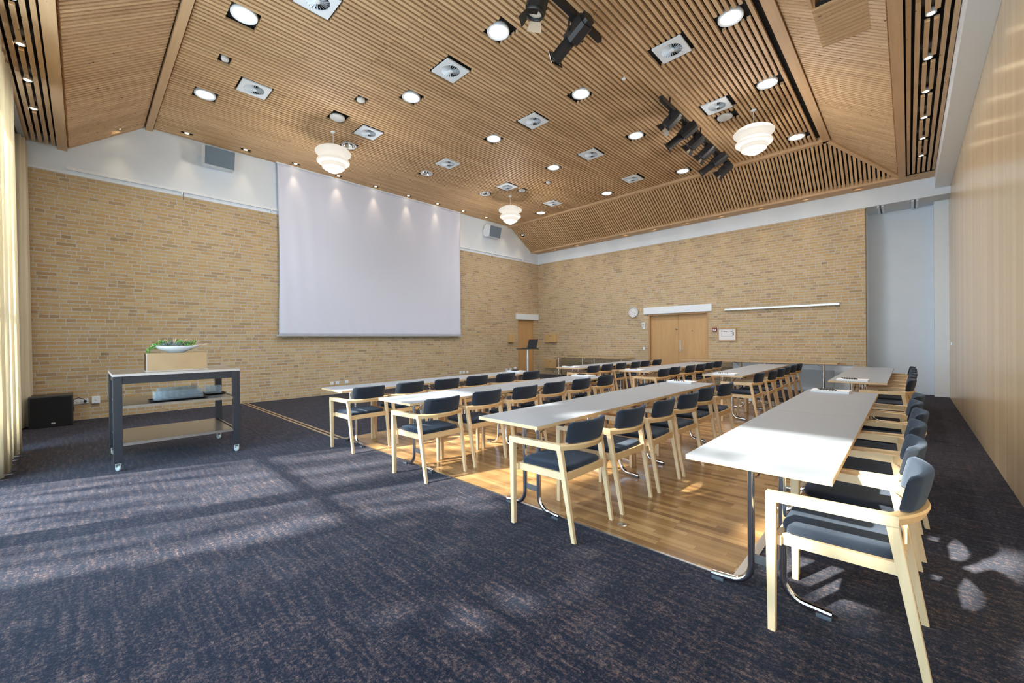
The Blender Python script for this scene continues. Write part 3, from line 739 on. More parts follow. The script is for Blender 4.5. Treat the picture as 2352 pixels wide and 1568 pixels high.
def fresnel_light(loc, aim, lab, sc=.9):
    t = thing('fresnel_stage_light', loc, lab, 'stage light', 'black stage lights on the ceiling bars'); t.scale = (sc, sc, sc); lamp_common(t, .14)
    q = Vector(aim).to_track_quat('Z', 'Y').to_matrix().to_4x4(); T = Matrix.Translation((0, 0, -.18)) @ q
    b = MB(); hexp = [(-.115, -.07), (-.07, -.11), (.07, -.11), (.115, -.07), (.115, .07), (.07, .11), (-.07, .11), (-.115, .07)]
    b.prism(hexp, -.16, .14, mat=T); b.prism([(x*.75, y*.75) for x, y in hexp], -.20, -.16, mat=T)
    for k in range(4): b.prism([(-.118, -.05), (.118, -.05), (.118, -.04), (-.118, -.04)], -.12+k*.06, -.10+k*.06, mat=T @ Matrix.Translation((0, .045, 0)))
    b.build('lamp_housing', 'blackm', t)
    b = MB(); b.lathe([(.115, .14), (.115, .18), (.095, .18), (.09, .15)], n=24, mat=T); b.build('lens_ring', 'blackm', t)
    b = MB(); b.lathe([(0, .165), (.05, .162), (.09, .15)], n=20, mat=T); b.build('lens', 'lens', t)
    for sx, sy in ((1, 0), (-1, 0), (0, 1), (0, -1)):
        a, w0, w1 = .10, .075, .095
        if sx: lo = [(sx*a, -w0, .185), (sx*a, w0, .185), (sx*(a+.05), w1, .28), (sx*(a+.05), -w1, .28)]
        else: lo = [(-w0, sy*a, .185), (w0, sy*a, .185), (w1, sy*(a+.05), .28), (-w1, sy*(a+.05), .28)]
        d = Vector((sx, sy, 0))*.004
        b = MB(); b.hexa([T @ Vector(p) for p in lo], [T @ (Vector(p)+d) for p in lo]); b.build('barn_door', 'blackm' if (sy or sx > 0) else 'warmin', t)
    return t
fresnel_light((-2.92, 3.50, 5.22), (-.25, -.15, -1), 'black barn door stage light pointing down at the top edge of photo')
profile_light((-2.92, 4.2, 5.22), (-.9, .15, -.28), 'long black profile stage light on the nearer lighting bar')
kinds = [('f', 7.05, 'nearest the camera'), ('p', 7.62, 'second from the camera, a long tube'), ('f', 8.15, 'third from the camera'), ('f', 8.75, 'fourth from the camera'), ('p', 9.32, 'fifth from the camera, a long tube'), ('f', 9.92, 'last before the back beam')]
for k, y, w in kinds:
    if k == 'f': fresnel_light((-2.92, y, 5.22), (-.8, .0, -.55), 'black barn door stage light on the far bar, %s' % w, .78)
    else: profile_light((-2.92, y, 5.22), (-.85, -.05, -.45), 'black profile stage light on the far bar, %s' % w, .9)

# slatted box on the right slope
t = thing('slatted_loudspeaker_box', (-.50, 5.9, 4.84), 'pine slatted box projecting from the right sloping ceiling at top edge', 'loudspeaker cover')
b = MB()
for k in range(11): b.box((-.24, .36-k*.072-.048, 0), (.21, .36-k*.072, .03), tone=.2+.6*((k*7)%5)/5)
b.build('slatted_panel', 'slatX', t)
b = MB(); b.box((-.24, -.43, .03), (-.21, .36, .40)); b.box((-.24, .33, .03), (.19, .36, .14)); b.box((.17, -.43, .03), (.20, .36, .10)); b.box((-.26, -1.2, .02), (-.23, -.43, .40)); b.build('side_board', 'beamX', t)
b = MB(); b.box((-.23, -1.2, .26), (.2, -.43, .30)); b.box((-.20, -.43, .031), (.16, .33, .06)); b.build('speaker_cavity', 'void', t)

# ------------------------------------------------------------------ projection screen
t = thing('projection_screen', (-10.37, 5.77, 1.47), 'large white roll down projection screen hanging before the left brick wall', 'projection screen')
b = MB(); ny, nz = 110, 60; Y0, Y1, Z0, Z1 = -2.66, 2.66, .02, 3.955
vs = []
for j in range(nz+1):
    z = Z0+(Z1-Z0)*j/nz
    for i in range(ny+1):
        y = Y0+(Y1-Y0)*i/ny; e = min(1, (y-Y0)/1.4); e2 = min(1, (Y1-y)/.9); bt = max(0, 1-(z-Z0)/.55)
        dx = .010*math.sin(y*17+z*1.2)*(1-e) + .010*math.sin(y*13-z*.8)*(1-e2) + .008*bt*math.sin(y*22+z*6) + .005*math.sin(z*3+y*1.3) - .02*math.sin(PI*j/nz)*(1-e2)
        sag = .02*math.sin(PI*(z-Z0)/(Z1-Z0))
        vs.append((dx, y*(1-.004*math.sin(PI*j/nz)) + (sag*.6 if i == 0 else 0), z))
fs = [[j*(ny+1)+i, j*(ny+1)+i+1, (j+1)*(ny+1)+i+1, (j+1)*(ny+1)+i] for j in range(nz) for i in range(ny)]
b.add(vs, fs, smooth=True); o = b.build('screen_fabric', 'screen', t); o.modifiers.new('s', 'SOLIDIFY').thickness = .002
b = MB(); b.bbox((-.015, -2.73, -.012), (.02, 2.73, .024), .004); b.build('weight_bar', 'grey', t)
b = MB(); b.bbox((-.02, -2.68, 3.945), (.012, 2.68, 3.972), .002); b.build('top_bar', 'whitep', t)

# wall loudspeakers
def wall_speaker(loc, lab):
    t = thing('wall_loudspeaker', loc, lab, 'loudspeaker', 'white wall loudspeakers either side of screen')
    ty = Matrix.Rotation(math.radians(12), 4, 'Y')
    b = MB(); poly = [(0, .0), (.10, -.05), (.30, -.02), (.30, .34), (.10, .37), (0, .30)]
    T = ty @ Matrix(((1, 0, 0, 0), (0, 0, 1, 0), (0, 1, 0, 0), (0, 0, 0, 1)))
    b.prism(poly, -.26, .26, mat=T); b.build('cabinet', 'whitep', t)
    b = MB(); b.box((.30, -.25, -.015), (.312, .25, .335)); 
    for i_ in range(len(b.v)): b.v[i_] = tuple(ty @ Vector(b.v[i_]))
    b.build('grille', 'grille', t)
    b = MB(); b.tube([(.02, -.26, .10), (.03, -.33, .05), (.08, -.34, .12), (.12, -.28, .16)], .008, 6); b.tube([(.14, -.275, .14), (.14, -.26, .14)], .02, 10); b.build('cable', 'whitep', t)
    b = MB(); b.box((-.06, -.04, .10), (.02, .04, .22)); b.build('wall_bracket', 'whitep', t)
wall_speaker((A+.06, 1.97, 4.99), 'white loudspeaker with grey blue grille on white band left of screen')
wall_speaker((A+.06, 9.72, 4.90), 'white loudspeaker with grey blue grille on white band right of screen')

# ------------------------------------------------------------------ curtains
def curtain(x0, x1, y, z0, z1, waves, amp, lab):
    b = MB(); n = waves*10; m = 8; vs = []
    for j in range(m+1):
        t_ = j/m; z = z0+(z1-z0)*t_
        for i in range(n+1):
            u = i/n; ph = u*waves*2*PI
            a = amp*(1-.35*t_)*(1+.25*math.sin(u*9+1))
            vs.append((x0+(x1-x0)*u + .03*math.sin(ph*.5+t_*1.5), y+a*math.sin(ph+.4*math.sin(u*7)+.3*t_), z))
    fs = [[j*(n+1)+i, j*(n+1)+i+1, (j+1)*(n+1)+i+1, (j+1)*(n+1)+i] for j in range(m) for i in range(n)]
    b.add(vs, fs, smooth=True); o = b.build('curtain', 'curtain'); o.modifiers.new('s', 'SOLIDIFY').thickness = .003
    return tag(o, lab, 'curtain', 'cream curtains along the windows')
curtain(-7.95, -6.35, -.63, .02, 4.62, 13, .085, 'cream pleated floor length curtain at the left edge, lit by the windows')
curtain(-10.40, -9.98, -.66, .02, 4.60, 4, .075, 'tan pleated curtain gathered in the corner behind the black subwoofer')
b = MB(); b.box((A+.02, -.68, 4.64), (.3, -.62, 4.67)); struct(b.build('trim_31', 'grey'), 'curtain track below the low slats')

# subwoofer
t = thing('subwoofer', (-10.13, -.36, 0), 'large black floor subwoofer in the left corner before the brick wall', 'subwoofer')
b = MB(); b.bbox((-.24, -.24, .0), (.24, .24, .50), .008); b.build('cabinet', 'black', t)
b = MB(); b.bbox((.24, -.22, .02), (.252, .22, .48), .004); b.build('grille', plain('black_cloth', (.006, .006, .007), .9), t)
b = MB(); b.box((.252, .0, .055), (.256, .045, .075)); b.build('badge', 'silver', t)
# sockets on the screen wall
def socket(y, z, w, h, lab, d=.012, wall='L', x=None):
    t = thing('wall_socket', ((A, y, z) if wall == 'L' else (x, D, z)), lab, 'socket')
    b = MB()
    if wall == 'L': b.bbox((0, -w/2, -h/2), (d, w/2, h/2), .003)
    else: b.bbox((-w/2, -d, -h/2), (w/2, 0, h/2), .003)
    b.build('cover_plate', 'whitep', t)
    b = MB()
    if wall == 'L': b.lathe([(0, .001), (.018, .001), (.02, 0)], (d, 0, 0), 14, mat=Matrix.Rotation(PI/2, 4, 'Y'))
    else: b.lathe([(0, .001), (.018, .001), (.02, 0)], (0, -d, 0), 14, mat=Matrix.Rotation(PI/2, 4, 'X'))
    b.build('socket_insert', 'frost', t); return t
socket(-.075, .32, .085, .085, 'white socket plate nearest the subwoofer'); socket(.015, .325, .09, .085, 'white socket plate holding the black plug')
t = socket(.155, .335, .105, .12, 'deeper beige box on the brick right of the black plug', .04)
b = MB(); b.tube([(A+.03, .02, .325), (A+.06, .02, .325)], .022, 12); b.tube([(A+.06, .02, .33), (A+.09, -.0, .37), (A+.09, -.06, .40), (A+.10, -.12, .37), (-10.2, -.12, .30), (-10.15, -.11, .2)], .006, 8)
tag(b.build('power_plug', 'black'), 'black plug and cable running from brick wall socket to the subwoofer', 'plug')
for i, (y, z) in enumerate([(4.33, .285), (4.47, .285), (4.71, .29)]): socket(y, z, .09, .075, 'small white socket on brick below screen, %s from the left above the front table row' % ORD[i])
for i, (y, z) in enumerate([(8.46, .29), (8.60, .29), (8.75, .29)]): socket(y, z, .09, .075, 'small white socket under the right edge of screen, %s of three' % ORD[i])
for i, (y, z) in enumerate([(10.58, .26), (10.80, .26)]): socket(y, z, .11, .085, 'white socket left of the single door, %s from the left' % ORD[i])
b = MB(); b.lathe([(0, .07), (.05, .07), (.055, 0)], (A, 11.03, .29), 18, mat=Matrix.Rotation(PI/2, 4, 'Y')); tag(b.build('wall_socket', 'frost'), 'round white socket closest to the single door', 'socket')
# wood boxes
def wbox(a, c, lab, doors):
    cx = [(a[i]+c[i])/2 for i in range(3)]; t = thing('wall_cabinet', (cx[0], cx[1], a[2]), lab, 'wall cabinet', 'small oak wall cabinets')
    def q(v): return (v[0]-cx[0], v[1]-cx[1], v[2]-a[2])
    b = MB(); b.bbox(q(a), q(c), .003); b.build('carcass', 'boxw', t)
    if doors:
        m = cx[0]
        for x0, x1 in ((a[0]+.004, m-.002), (m+.002, c[0]-.004)):
            b = MB(); b.bbox(q((x0, a[1]-.014, a[2]+.004)), q((x1, a[1], c[2]-.004)), .002); dd = b.build('cabinet_door', 'boxw', t)
        b = MB(); b.box(q((m-.05, a[1]-.017, c[2]-.09)), q((m-.02, a[1]-.014, c[2]-.06))); b.box(q((m+.02, a[1]-.017, c[2]-.09)), q((m+.05, a[1]-.014, c[2]-.06))); b.build('lock', 'black', dd)
    else:
        b = MB(); b.bbox(q((c[0], a[1]+.004, a[2]+.004)), q((c[0]+.012, c[1]-.004, c[2]-.004)), .002); b.build('cabinet_door', 'boxw', t)
wbox((A, 10.66, 1.245), (A+.09, 10.93, 1.54), 'small oak cabinet on the screen wall left of the single door', 0)
wbox((-10.11, D-.09, 1.22), (-9.55, D, 1.54), 'upper oak cabinet on the back wall near the corner', 1)
wbox((-10.11, D-.09, .24), (-9.55, D, .58), 'lower oak cabinet on the back wall near the corner', 1)
# clock
t = thing('wall_clock', (-6.44, D, 2.19), 'round white wall clock on brick left of the double door', 'clock')
RX = Matrix.Rotation(PI/2, 4, 'X')
b = MB(); b.lathe([(.150, .03), (.155, .045), (.168, .045), (.172, .03), (.172, 0), (0, 0)], n=40, mat=RX); b.build('clock_case', 'silver', t)
b = MB(); b.lathe([(0, .032), (.152, .032)], n=40, mat=RX); b.build('clock_face', 'paper', t)
b = MB()
for k in range(12):
    a = 2*PI*k/12; r0, r1 = .115, .138
    p = Vector((math.sin(a), 0, math.cos(a))); q = Vector((p.z, 0, -p.x))*.006
    b.hexa([p*r0-q+Vector((0, -.0325, 0)), p*r0+q+Vector((0, -.0325, 0)), p*r1+q+Vector((0, -.0325, 0)), p*r1-q+Vector((0, -.0325, 0))], [v+Vector((0, -.0015, 0)) for v in (p*r0-q+Vector((0, -.0325, 0)), p*r0+q+Vector((0, -.0325, 0)), p*r1+q+Vector((0, -.0325, 0)), p*r1-q+Vector((0, -.0325, 0)))])
b.build('hour_marks', 'ink', t)
for nm, a, ln in (('hour_hand', math.radians(-68), .085), ('minute_hand', math.radians(118), .125)):
    b = MB(); p = Vector((math.sin(a), 0, math.cos(a))); bar(b, Vector((0, -.037, 0))-p*.02, Vector((0, -.037, 0))+p*ln, .006, .002, Vector((0, 1, 0))); b.build(nm, 'ink', t)
# thermostat, switches
def plate(x, z, w, h, d, lab, nm='light_switch', mat='whitep', inner=None, cat='switch'):
    t = thing(nm, (x, D, z), lab, cat); b = MB(); b.bbox((-w/2, -d, -h/2), (w/2, 0, h/2), .003); b.build('cover_plate', mat, t)
    b = MB(); b.bbox((-w*.3, -d-.005, -h*.28), (w*.3, -d, h*.28), .002); b.build('button', inner or mat, t)
plate(-6.10, 1.78, .10, .13, .03, 'white thermostat left of the double door', 'thermostat', inner='grey', cat='thermostat')
plate(-6.09, 1.665, .08, .075, .02, 'white plate directly below the thermostat')
plate(-6.09, 1.02, .08, .09, .012, 'white light switch low on brick left of the double door')
t = thing('fire_call_point', (-3.96, D+.004, 1.565), 'small red call point between the double door and framed plan', 'fire call point')
b = MB(); b.bbox((-.06, -.04, -.05), (.06, 0, .055), .004); b.build('housing', 'red', t)
b = MB(); b.bbox((-.038, -.043, -.028), (.042, -.04, .022), .001); b.box((-.012, -.045, -.01), (.02, -.043, .008), mi=1); b.build('call_panel', ['paper', 'ink'], t)
# framed plan
t = thing('picture_frame', (-3.635, D, 1.43), 'oak framed floor plan hanging right of the double door', 'picture frame')
b = MB()
for x0, x1, z0, z1 in ((-.235, -.215, -.175, .175), (.215, .235, -.175, .175), (-.215, .215, .155, .175), (-.215, .215, -.175, -.155)): b.bbox((x0, -.03, z0), (x1, 0, z1), .002)
b.build('frame', 'frame', t)
b = MB(); b.box((-.215, -.014, -.155), (.215, -.010, .155)); b.build('plan_sheet', 'paper', t)
b = MB()
for x0, x1, z0, z1 in ((-.14, .14, .078, .082), (-.14, .14, -.052, -.048), (-.142, -.138, -.052, .13), (.138, .142, -.052, .13), (-.08, -.05, .072, .088), (-.03, -.0, .072, .088), (.09, .13, .072, .088), (.15, .17, -.03, .06)): b.box((x0, -.0155, z0), (x1, -.014, z1))
b.build('plan_lines', 'ink', t)
b = MB(); b.bbox((-3.69, D-.06, 2.085), (-1.17, D, 2.135), .006); tag(b.build('wall_rail', 'silver'), 'long slim silver wall rail right of the double door', 'rail')

# ------------------------------------------------------------------ tables
def mk_table(top='lam', name='folding_table', L_=1.8, Wd=.6, fcap='cap'):
    """long side along y, origin at floor centre"""
    t = thing(name, (0, 0, 0), 'x', 'table', 'rows of folding conference tables')
    z0, z1 = .711, .735
    b = MB(); b.box((-Wd/2+.0, -L_/2, z0), (Wd/2, L_/2, z1-.0012)); b.build('tabletop_edge', 'edge', t)
    b = MB(); b.box((-Wd/2+.0015, -L_/2+.0015, z1-.0012), (Wd/2-.0015, L_/2-.0015, z1)); b.build('tabletop', top, t)
    for s in (-1, 1):
        yy = s*(L_/2-.28); b = MB()
        for d in (-1, 1):
            xx = d*.07; pts = [(xx, yy, .70), (xx, yy, .14)]
            for k in range(1, 8):
                a = k/7*PI/2*.94; pts.append((xx+d*(.095-.095*math.cos(a)), yy-.002*k*s*-1*0, .14-.108*math.sin(a)))
            pts.append((d*.265, yy, .024)); b.tube(pts, .0175, 14)
        lg = b.build('leg', 'chrome', t)
        b = MB(); b.box((-.056, yy-.004, .155), (.056, yy+.004, .20)); b.build('crosspiece', 'steel', lg)
        b = MB(); b.cyl((-.235, yy, .698), (.235, yy, .698), .012, 10); b.build('top_bar', 'chrome', lg)
        for d in (-1, 1): b = MB(); b.bbox((d*.235-.03, yy-.018, 0), (d*.235+.03, yy+.018, .016), .003); b.build('foot_cap', fcap, lg)
        b = MB(); b.tube([(-.055, yy, .60), (-.045, yy-s*.03, .60), (-.03, yy-s*.16, .70)], .006, 8); b.build('brace', 'chrome', lg)
        b = MB(); b.cyl((.07, yy, .60), (.10, yy-s*.20, .70), .006, 8); b.build('brace', 'chrome', lg)
    for s in (-1, 1):
        b = MB(); b.cyl((Wd/2-.10, s*(L_/2-.34), .695), (Wd/2-.03, s*(L_/2-.34), .695), .016, 10); b.build('locking_knob', 'black', t)
    return reg(t)
T0 = mk_table(); ufirst = True
rows = [(-5.20, 'row nearest screen'), (-3.71, 'second row from screen'), (-2.13, 'third row from screen'), (-.53, 'row nearest wood wall')]
tabs = []
for bi, (ybase, bn) in enumerate(((2.145, 'window block'), (7.08, 'door block'))):
    for ri, (x, rn) in enumerate(rows):
        xx = x + ([0, 0, 0, 0], [.02, .03, -.03, .03])[bi][ri]
        for k in range(2):
            lab = 'grey topped folding table, %s, %s, %s' % (bn, rn, 'end nearer windows' if k == 0 else 'end nearer doors')
            p = (xx, ybase+.9+1.802*k, 0)
            if ufirst: T0.location = p; T0['label'] = lab; ufirst = False
            else: dup(T0, p, lab)
        tabs.append((bi, ri, xx, ybase))
# tables along the back wall, long side along x
TB = mk_table('lamf', L_=1.74, fcap='cap'); TB['group'] = 'folding tables standing against the back wall'
bt = [(-8.63, 'against brick left of the clock, nearer the corner'), (-7.14, 'against brick below the clock'), (-3.66+.87-.25, 'left one of the pair before the white hatch'), (-2.03, 'right one of the pair before the white hatch')]
for i, (x, lab) in enumerate(bt):
    lab = 'oak topped folding table, ' + lab
    if i == 2: x = -3.78
    if i == 0: TB.location = (x, 12.02, 0); TB.rotation_euler = (0, 0, PI/2); TB['label'] = lab; q = TB
    else: q = dup(TB, (x, 12.02, 0), lab, PI/2)
    q.scale = (1, .855 if i < 2 else 1, 1)

# ------------------------------------------------------------------ chairs
def mk_chair():
    """sitter faces -x; origin on the floor between the legs"""
    t = thing('armchair', (0, 0, 0), 'x', 'chair', 'birch armchairs along the tables')
    fx, ry = 0.0, .235; zt = .632
    for s in (-1, 1):
        b = MB(); b.taper((fx, s*.272, 0), (fx, s*.277, zt-.04), (.030, .034), (.042, .040)); b.build('leg', 'birchv', t)
        b = MB(); b.taper((.505, s*ry, 0), (.405, s*(ry+.012), zt-.035), (.028, .026), (.040, .034)); b.build('leg', 'birchv', t)
        b = MB()
        p = [(-.018, s*.295), (-.018, s*.259), (.415, s*.238), (.415+.0, s*.275)]
        p = p if s > 0 else p[::-1]
        b.prism([(-.018, s*.259), (.395, s*.232), (.425, s*.268), (-.018, s*.295)] if s > 0 else [(-.018, s*.295), (.425, s*.268), (.395, s*.232), (-.018, s*.259)], zt-.042, zt)
        b.build('armrest', 'birch', t)
    # curved back rail
    b = MB(); rings = []
    N = 14
    for i in range(N+1):
        s = -1+2*i/N; y0 = s*.235; bow = (1-s*s)
        xi = .395+.070*bow; xo = .425+.095*bow; yo = s*(.268-.0*abs(s))
        rings.append([(xi, y0, zt-.040), (xo-.012, yo, zt-.040), (xo, yo, zt-.010), (xo-.004, yo, zt), (xi, y0, zt)])
    b.loft(rings, smooth=False); b.build('back_rail', 'birchy', t)
    # seat frame
    b = MB()
    for s in (-1, 1):
        b = MB(); b.prism([(.035, s*.222), (.425, s*.210), (.425, s*.232), (.035, s*.244)] if s > 0 else [(.035, s*.244), (.425, s*.232), (.425, s*.210), (.035, s*.222)], .388, .438); b.build('side_rail', 'birch', t)
    b = MB(); b.box((.012, -.262, .388), (.035, .262, .432)); b.build('front_rail', 'birchy', t)
    b = MB(); b.box((.425, -.225, .388), (.447, .225, .438)); b.build('rear_rail', 'birchy', t)
    # seat pad
    b = MB(); ol = [(.02, -.15), (.045, -.215), (.07, -.232), (.40, -.215), (.425, -.20), (.432, -.10), (.432, .10), (.425, .20), (.40, .215), (.07, .232), (.045, .215), (.02, .15)]
    cx = .23; rr = []
    for z, k in ((.428, .94), (.434, .99), (.448, 1.0), (.462, .985), (.470, .95), (.473, .85), (.474, .5)): rr.append([(cx+(x-cx)*k, y*k, z) for x, y in ol])
    b.loft(rr); o = b.build('seat', 'seat', t)
    # backrest pad
    b = MB(); rings = []; N = 16
    for i in range(N+1):
        s = -1+2*i/N; e = min(1, (1-abs(s))/.06); e = math.sqrt(max(0, 1-(1-e)**2)) if e < 1 else 1
        hh = .076*(.80+.20*e); th = .021*(.25+.75*e); y = s*.212; bow = .055*(1-s*s); ring = []
        for k in range(12):
            a = 2*PI*k/12; ca, sa = math.cos(a), math.sin(a)
            px = th*math.copysign(abs(ca)**.55, ca); pz = hh*math.copysign(abs(sa)**.38, sa)
            ring.append((.428+bow+px+(pz+hh)*.22, y, .704+pz))
        rings.append(ring)
    b.loft(rings); b.build('backrest', 'seat', t)
    return reg(t)
C0 = mk_chair(); cf = True
pos = [q+' from window end' for q in ('first', 'second', 'third', 'fourth', 'fifth', 'last')]
chair_x = {(0, 0): -5.255, (0, 1): -3.755, (0, 2): -2.085, (0, 3): -.455, (1, 0): -5.21, (1, 1): -3.70, (1, 2): -2.13, (1, 3): -.44}
jit = random.Random(3)
for bi, ri, x, yb in tabs:
    for k in range(6):
        lab = 'birch armchair, navy seat, %s block, %s, %s' % (['window', 'door'][bi], rows[ri][1], pos[k])
        dx = jit.uniform(-.035, .035) if not (bi == 0 and k == 0) else 0
        y = yb+.30+.602*k + (jit.uniform(-.012, .012) if k else 0)
        rz = math.radians(jit.uniform(-2.0, 2.0)) if k else 0
        p = (chair_x[(bi, ri)]+dx, y, .004 if (y > 2.75 and x < -.9) else 0)
        if cf: C0.location = p; C0['label'] = lab; C0.rotation_euler = (0, 0, rz); cf = False
        else: dup(C0, p, lab, rz)

# ------------------------------------------------------------------ paper stacks and pens
pens_done = None
def stack(x, y, rz, where, far):
    t = MB(); t.bbox((-.165, -.10, 0), (.165, .10, .022), .0015)
    o = t.build('paper_stack', 'paper'); o.location = (x, y, .735); o.rotation_euler = (0, 0, rz)
    tag(o, 'white stack of writing pads, ' + where, 'paper stack', 'paper stacks on the tables')
    for k in range(6):
        b = MB(); b.cyl((0, -.07, .006), (0, .07, .006), .0058, 8); b.cyl((0, -.075, .006), (0, -.07, .006), .003, 8); b.box((-.001, .02, .011), (.001, .068, .015))
        q = b.build('pen', 'black'); c = Vector((-.10+k*.026, .0, 0)); c.rotate(Matrix.Rotation(rz, 3, 'Z'))
        q.location = (x+c.x, y+c.y, .735+.022); q.rotation_euler = (0, 0, rz+.35)
        tag(q, 'black pen on pads, %s, %s pen from left' % (where, ORD[k]), 'pen', 'black pens on the ' + where)
for ri, (x, rn) in enumerate(rows):
    stack(x-.08, 5.60, -.03, '%s, window block' % rn, 0)
    stack(x-.02, 7.24, -.03, '%s, door block' % rn, 1)
b = MB(); b.bbox((-.17, -.12, 0), (.17, .12, .02), .004); o = b.build('laptop_closed', 'black'); o.location = (-8.55, 12.0, .735)
tag(o, 'flat black closed laptop on the back table under the clock', 'laptop')

# ------------------------------------------------------------------ lectern with laptop
t = thing('lectern', (-7.9, 8.86, 0), 'slim round column lectern with black top near the single door', 'lectern')
b = MB(); b.lathe([(0, .012), (.19, .012), (.20, .006), (.20, 0), (0, 0)], n=28); b.build('base', 'steel', t)
b = MB(); b.cyl((0, 0, .01), (0, 0, 1.06), .035, 20); b.build('column', 'silver', t)
b = MB(); b.prism([(-.30, -.20), (.30, -.20), (.32, -.1), (.32, .1), (.30, .20), (-.30, .20), (-.32, .1), (-.32, -.1)], 1.06, 1.085, mat=Matrix.Rotation(math.radians(45), 4, 'Z')); b.build('top', 'black', t)
lt = thing('laptop', (-7.86, 8.90, 1.085), 'open black laptop standing on the lectern top', 'laptop', rz=math.radians(2))
b = MB(); b.bbox((-.17, -.13, 0), (.17, .11, .018), .003); b.build('keyboard_base', 'black', lt)
b = MB(); bar(b, (0, .10, .018), (0, .185, .25), .34, .010, Vector((0, 1, 0))); b.build('display_lid', 'black', lt)

# ------------------------------------------------------------------ cart
t = thing('serving_cart', (-6.42, .77, 0), 'black framed serving cart with steel top on castors, left of the tables', 'cart')
hx, hy = .51, .565; ztp = 1.01
b = MB(); b.bbox((-hx+.004, -hy+.004, ztp-.022), (hx-.004, hy-.004, ztp), .002); b.build('worktop', 'steel', t)
b = MB()
for p_, q_ in (((-hx, -hy), (hx, -hy+.004)), ((-hx, hy-.004), (hx, hy)), ((-hx, -hy+.004), (-hx+.004, hy-.004)), ((hx-.004, -hy+.004), (hx, hy-.004))): b.box((*p_, ztp-.024), (*q_, ztp+.001))
b.build('edge_trim', 'silver', t)
for sx in (-1, 1):
    for sy in (-1, 1):
        x0, y0 = sx*(hx-.035), sy*(hy-.04)
        b = MB(); b.bbox((x0-.032, y0-.036, .085), (x0+.032, y0+.036, ztp-.022), .003); lg = b.build('leg', 'blueblack', t)
        b = MB(); b.lathe([(0, -.012), (.028, -.012), (.032, -.006), (.032, .006), (.028, .012), (0, .012)], (x0, y0, .032), 18, mat=Matrix.Rotation(PI/2, 4, 'X') @ Matrix.Rotation(.5, 4, 'Y')); b.box((x0-.022, y0-.022, .045), (x0+.022, y0-.016, .082)); b.box((x0-.022, y0+.016, .045), (x0+.022, y0+.022, .082)); b.box((x0-.026, y0-.026, .078), (x0+.026, y0+.026, .086)); b.build('castor', 'rubber', lg)
b = MB()
for sx in (-1, 1): b.box((sx*(hx-.035)-.022, -hy+.07, ztp-.105), (sx*(hx-.035)+.022, hy-.07, ztp-.022))
for sy in (-1, 1): b.box((-hx+.06, sy*(hy-.04)-.02, ztp-.105), (hx-.06, sy*(hy-.04)+.02, ztp-.022))
b.build('apron', 'blueblack', t)
for z in (.655, .265):
    b = MB(); b.box((-hx+.01, -hy+.078, z), (hx-.01, hy-.078, z+.022)); b.box((hx-.014, -hy+.078, z-.008), (hx-.008, hy-.078, z+.022)); b.build('shelf', 'steel', t)
for sy in (-1, 1):
    b = MB()
    for z in (.655, .265): b.box((-hx+.06, sy*(hy-.04)-.008, z), (hx-.06, sy*(hy-.04)+.008, z+.02))
    b.build('end_rail', 'steel', t)
# brass box
t = thing('brass_box', (-6.28, .77, 1.01), 'rectangular brass box standing on the cart top', 'box')
b = MB(); b.bbox((-.135, -.275, .01), (.135, .275, .205), .003); b.build('box_body', 'brass', t)
b = MB(); b.box((-.137, -.278, .01), (.137, -.274, .204)); b.build('side_panel', 'bronze', t)
b = MB(); b.box((-.145, -.285, 0), (.145, .285, .010)); b.box((.133, -.281, .01), (.139, -.274, .206)); b.build('base_rim', 'silver', t)
# bowl with plants
t = thing('planted_bowl', (-6.27, .77, 1.215), 'white boat shaped bowl of succulents and trailing leaves on the brass box', 'planter')
b = MB(); rings = []; n = 28
for z, k in ((0, .34), (.008, .40), (.025, .62), (.05, .86), (.075, .98), (.078, .97), (.07, .93), (.045, .8)):
    rings.append([(.085*k*math.cos(2*PI*i/n), .225*k*math.sin(2*PI*i/n), z+.014*(math.sin(2*PI*i/n)**2)*k) for i in range(n)])
b.loft(rings); b.build('bowl', 'ceramic', t)
rg = random.Random(5)
def leafq(mb, p, d, ln, w):
    d = Vector(d).normalized(); s = d.cross(Vector((rg.uniform(-1, 1), rg.uniform(-1, 1), .3))).normalized()*w; p = Vector(p)
    nrm = d.cross(s).normalized()*w*.35
    mb.add([p, p+d*ln*.5+s, p+d*ln, p+d*ln*.5-s, p+d*ln*.5+nrm], [[0, 1, 4], [1, 2, 4], [2, 3, 4], [3, 0, 4]])
b = MB()
for k in range(150):
    y = rg.uniform(.0, .18) if k % 3 else rg.uniform(-.19, -.08); x = rg.uniform(-.05, .05)
    leafq(b, (x, y, .075+rg.uniform(0, .06)), (rg.uniform(-1, 1), rg.uniform(-1, 1), rg.uniform(.0, 1.2)), rg.uniform(.025, .042), .011)
for k in range(46):
    u = k/45; p = (.03+.03*math.sin(k), -.17-.09*u**.7+.012*math.sin(k*2), .085-.09*u*u+.01*math.cos(k))
    leafq(b, p, (rg.uniform(-.6, 1), rg.uniform(-1, .4), rg.uniform(-.9, .6)), rg.uniform(.022, .04), .009)
b.build('foliage', 'leaf', t)
b = MB()
for cx, cy, R_ in ((.02, -.10, .05), (-.02, -.03, .055), (.03, .02, .04), (-.01, .09, .04)):
    for k in range(22):
        a = k*2.4; el = .2+k*.05; leafq(b, (cx, cy, .08), (math.cos(a)*math.cos(el), math.sin(a)*math.cos(el), math.sin(el)+.25), R_*1.25, .014)
b.build('succulents', 'succ', t)
b = MB()
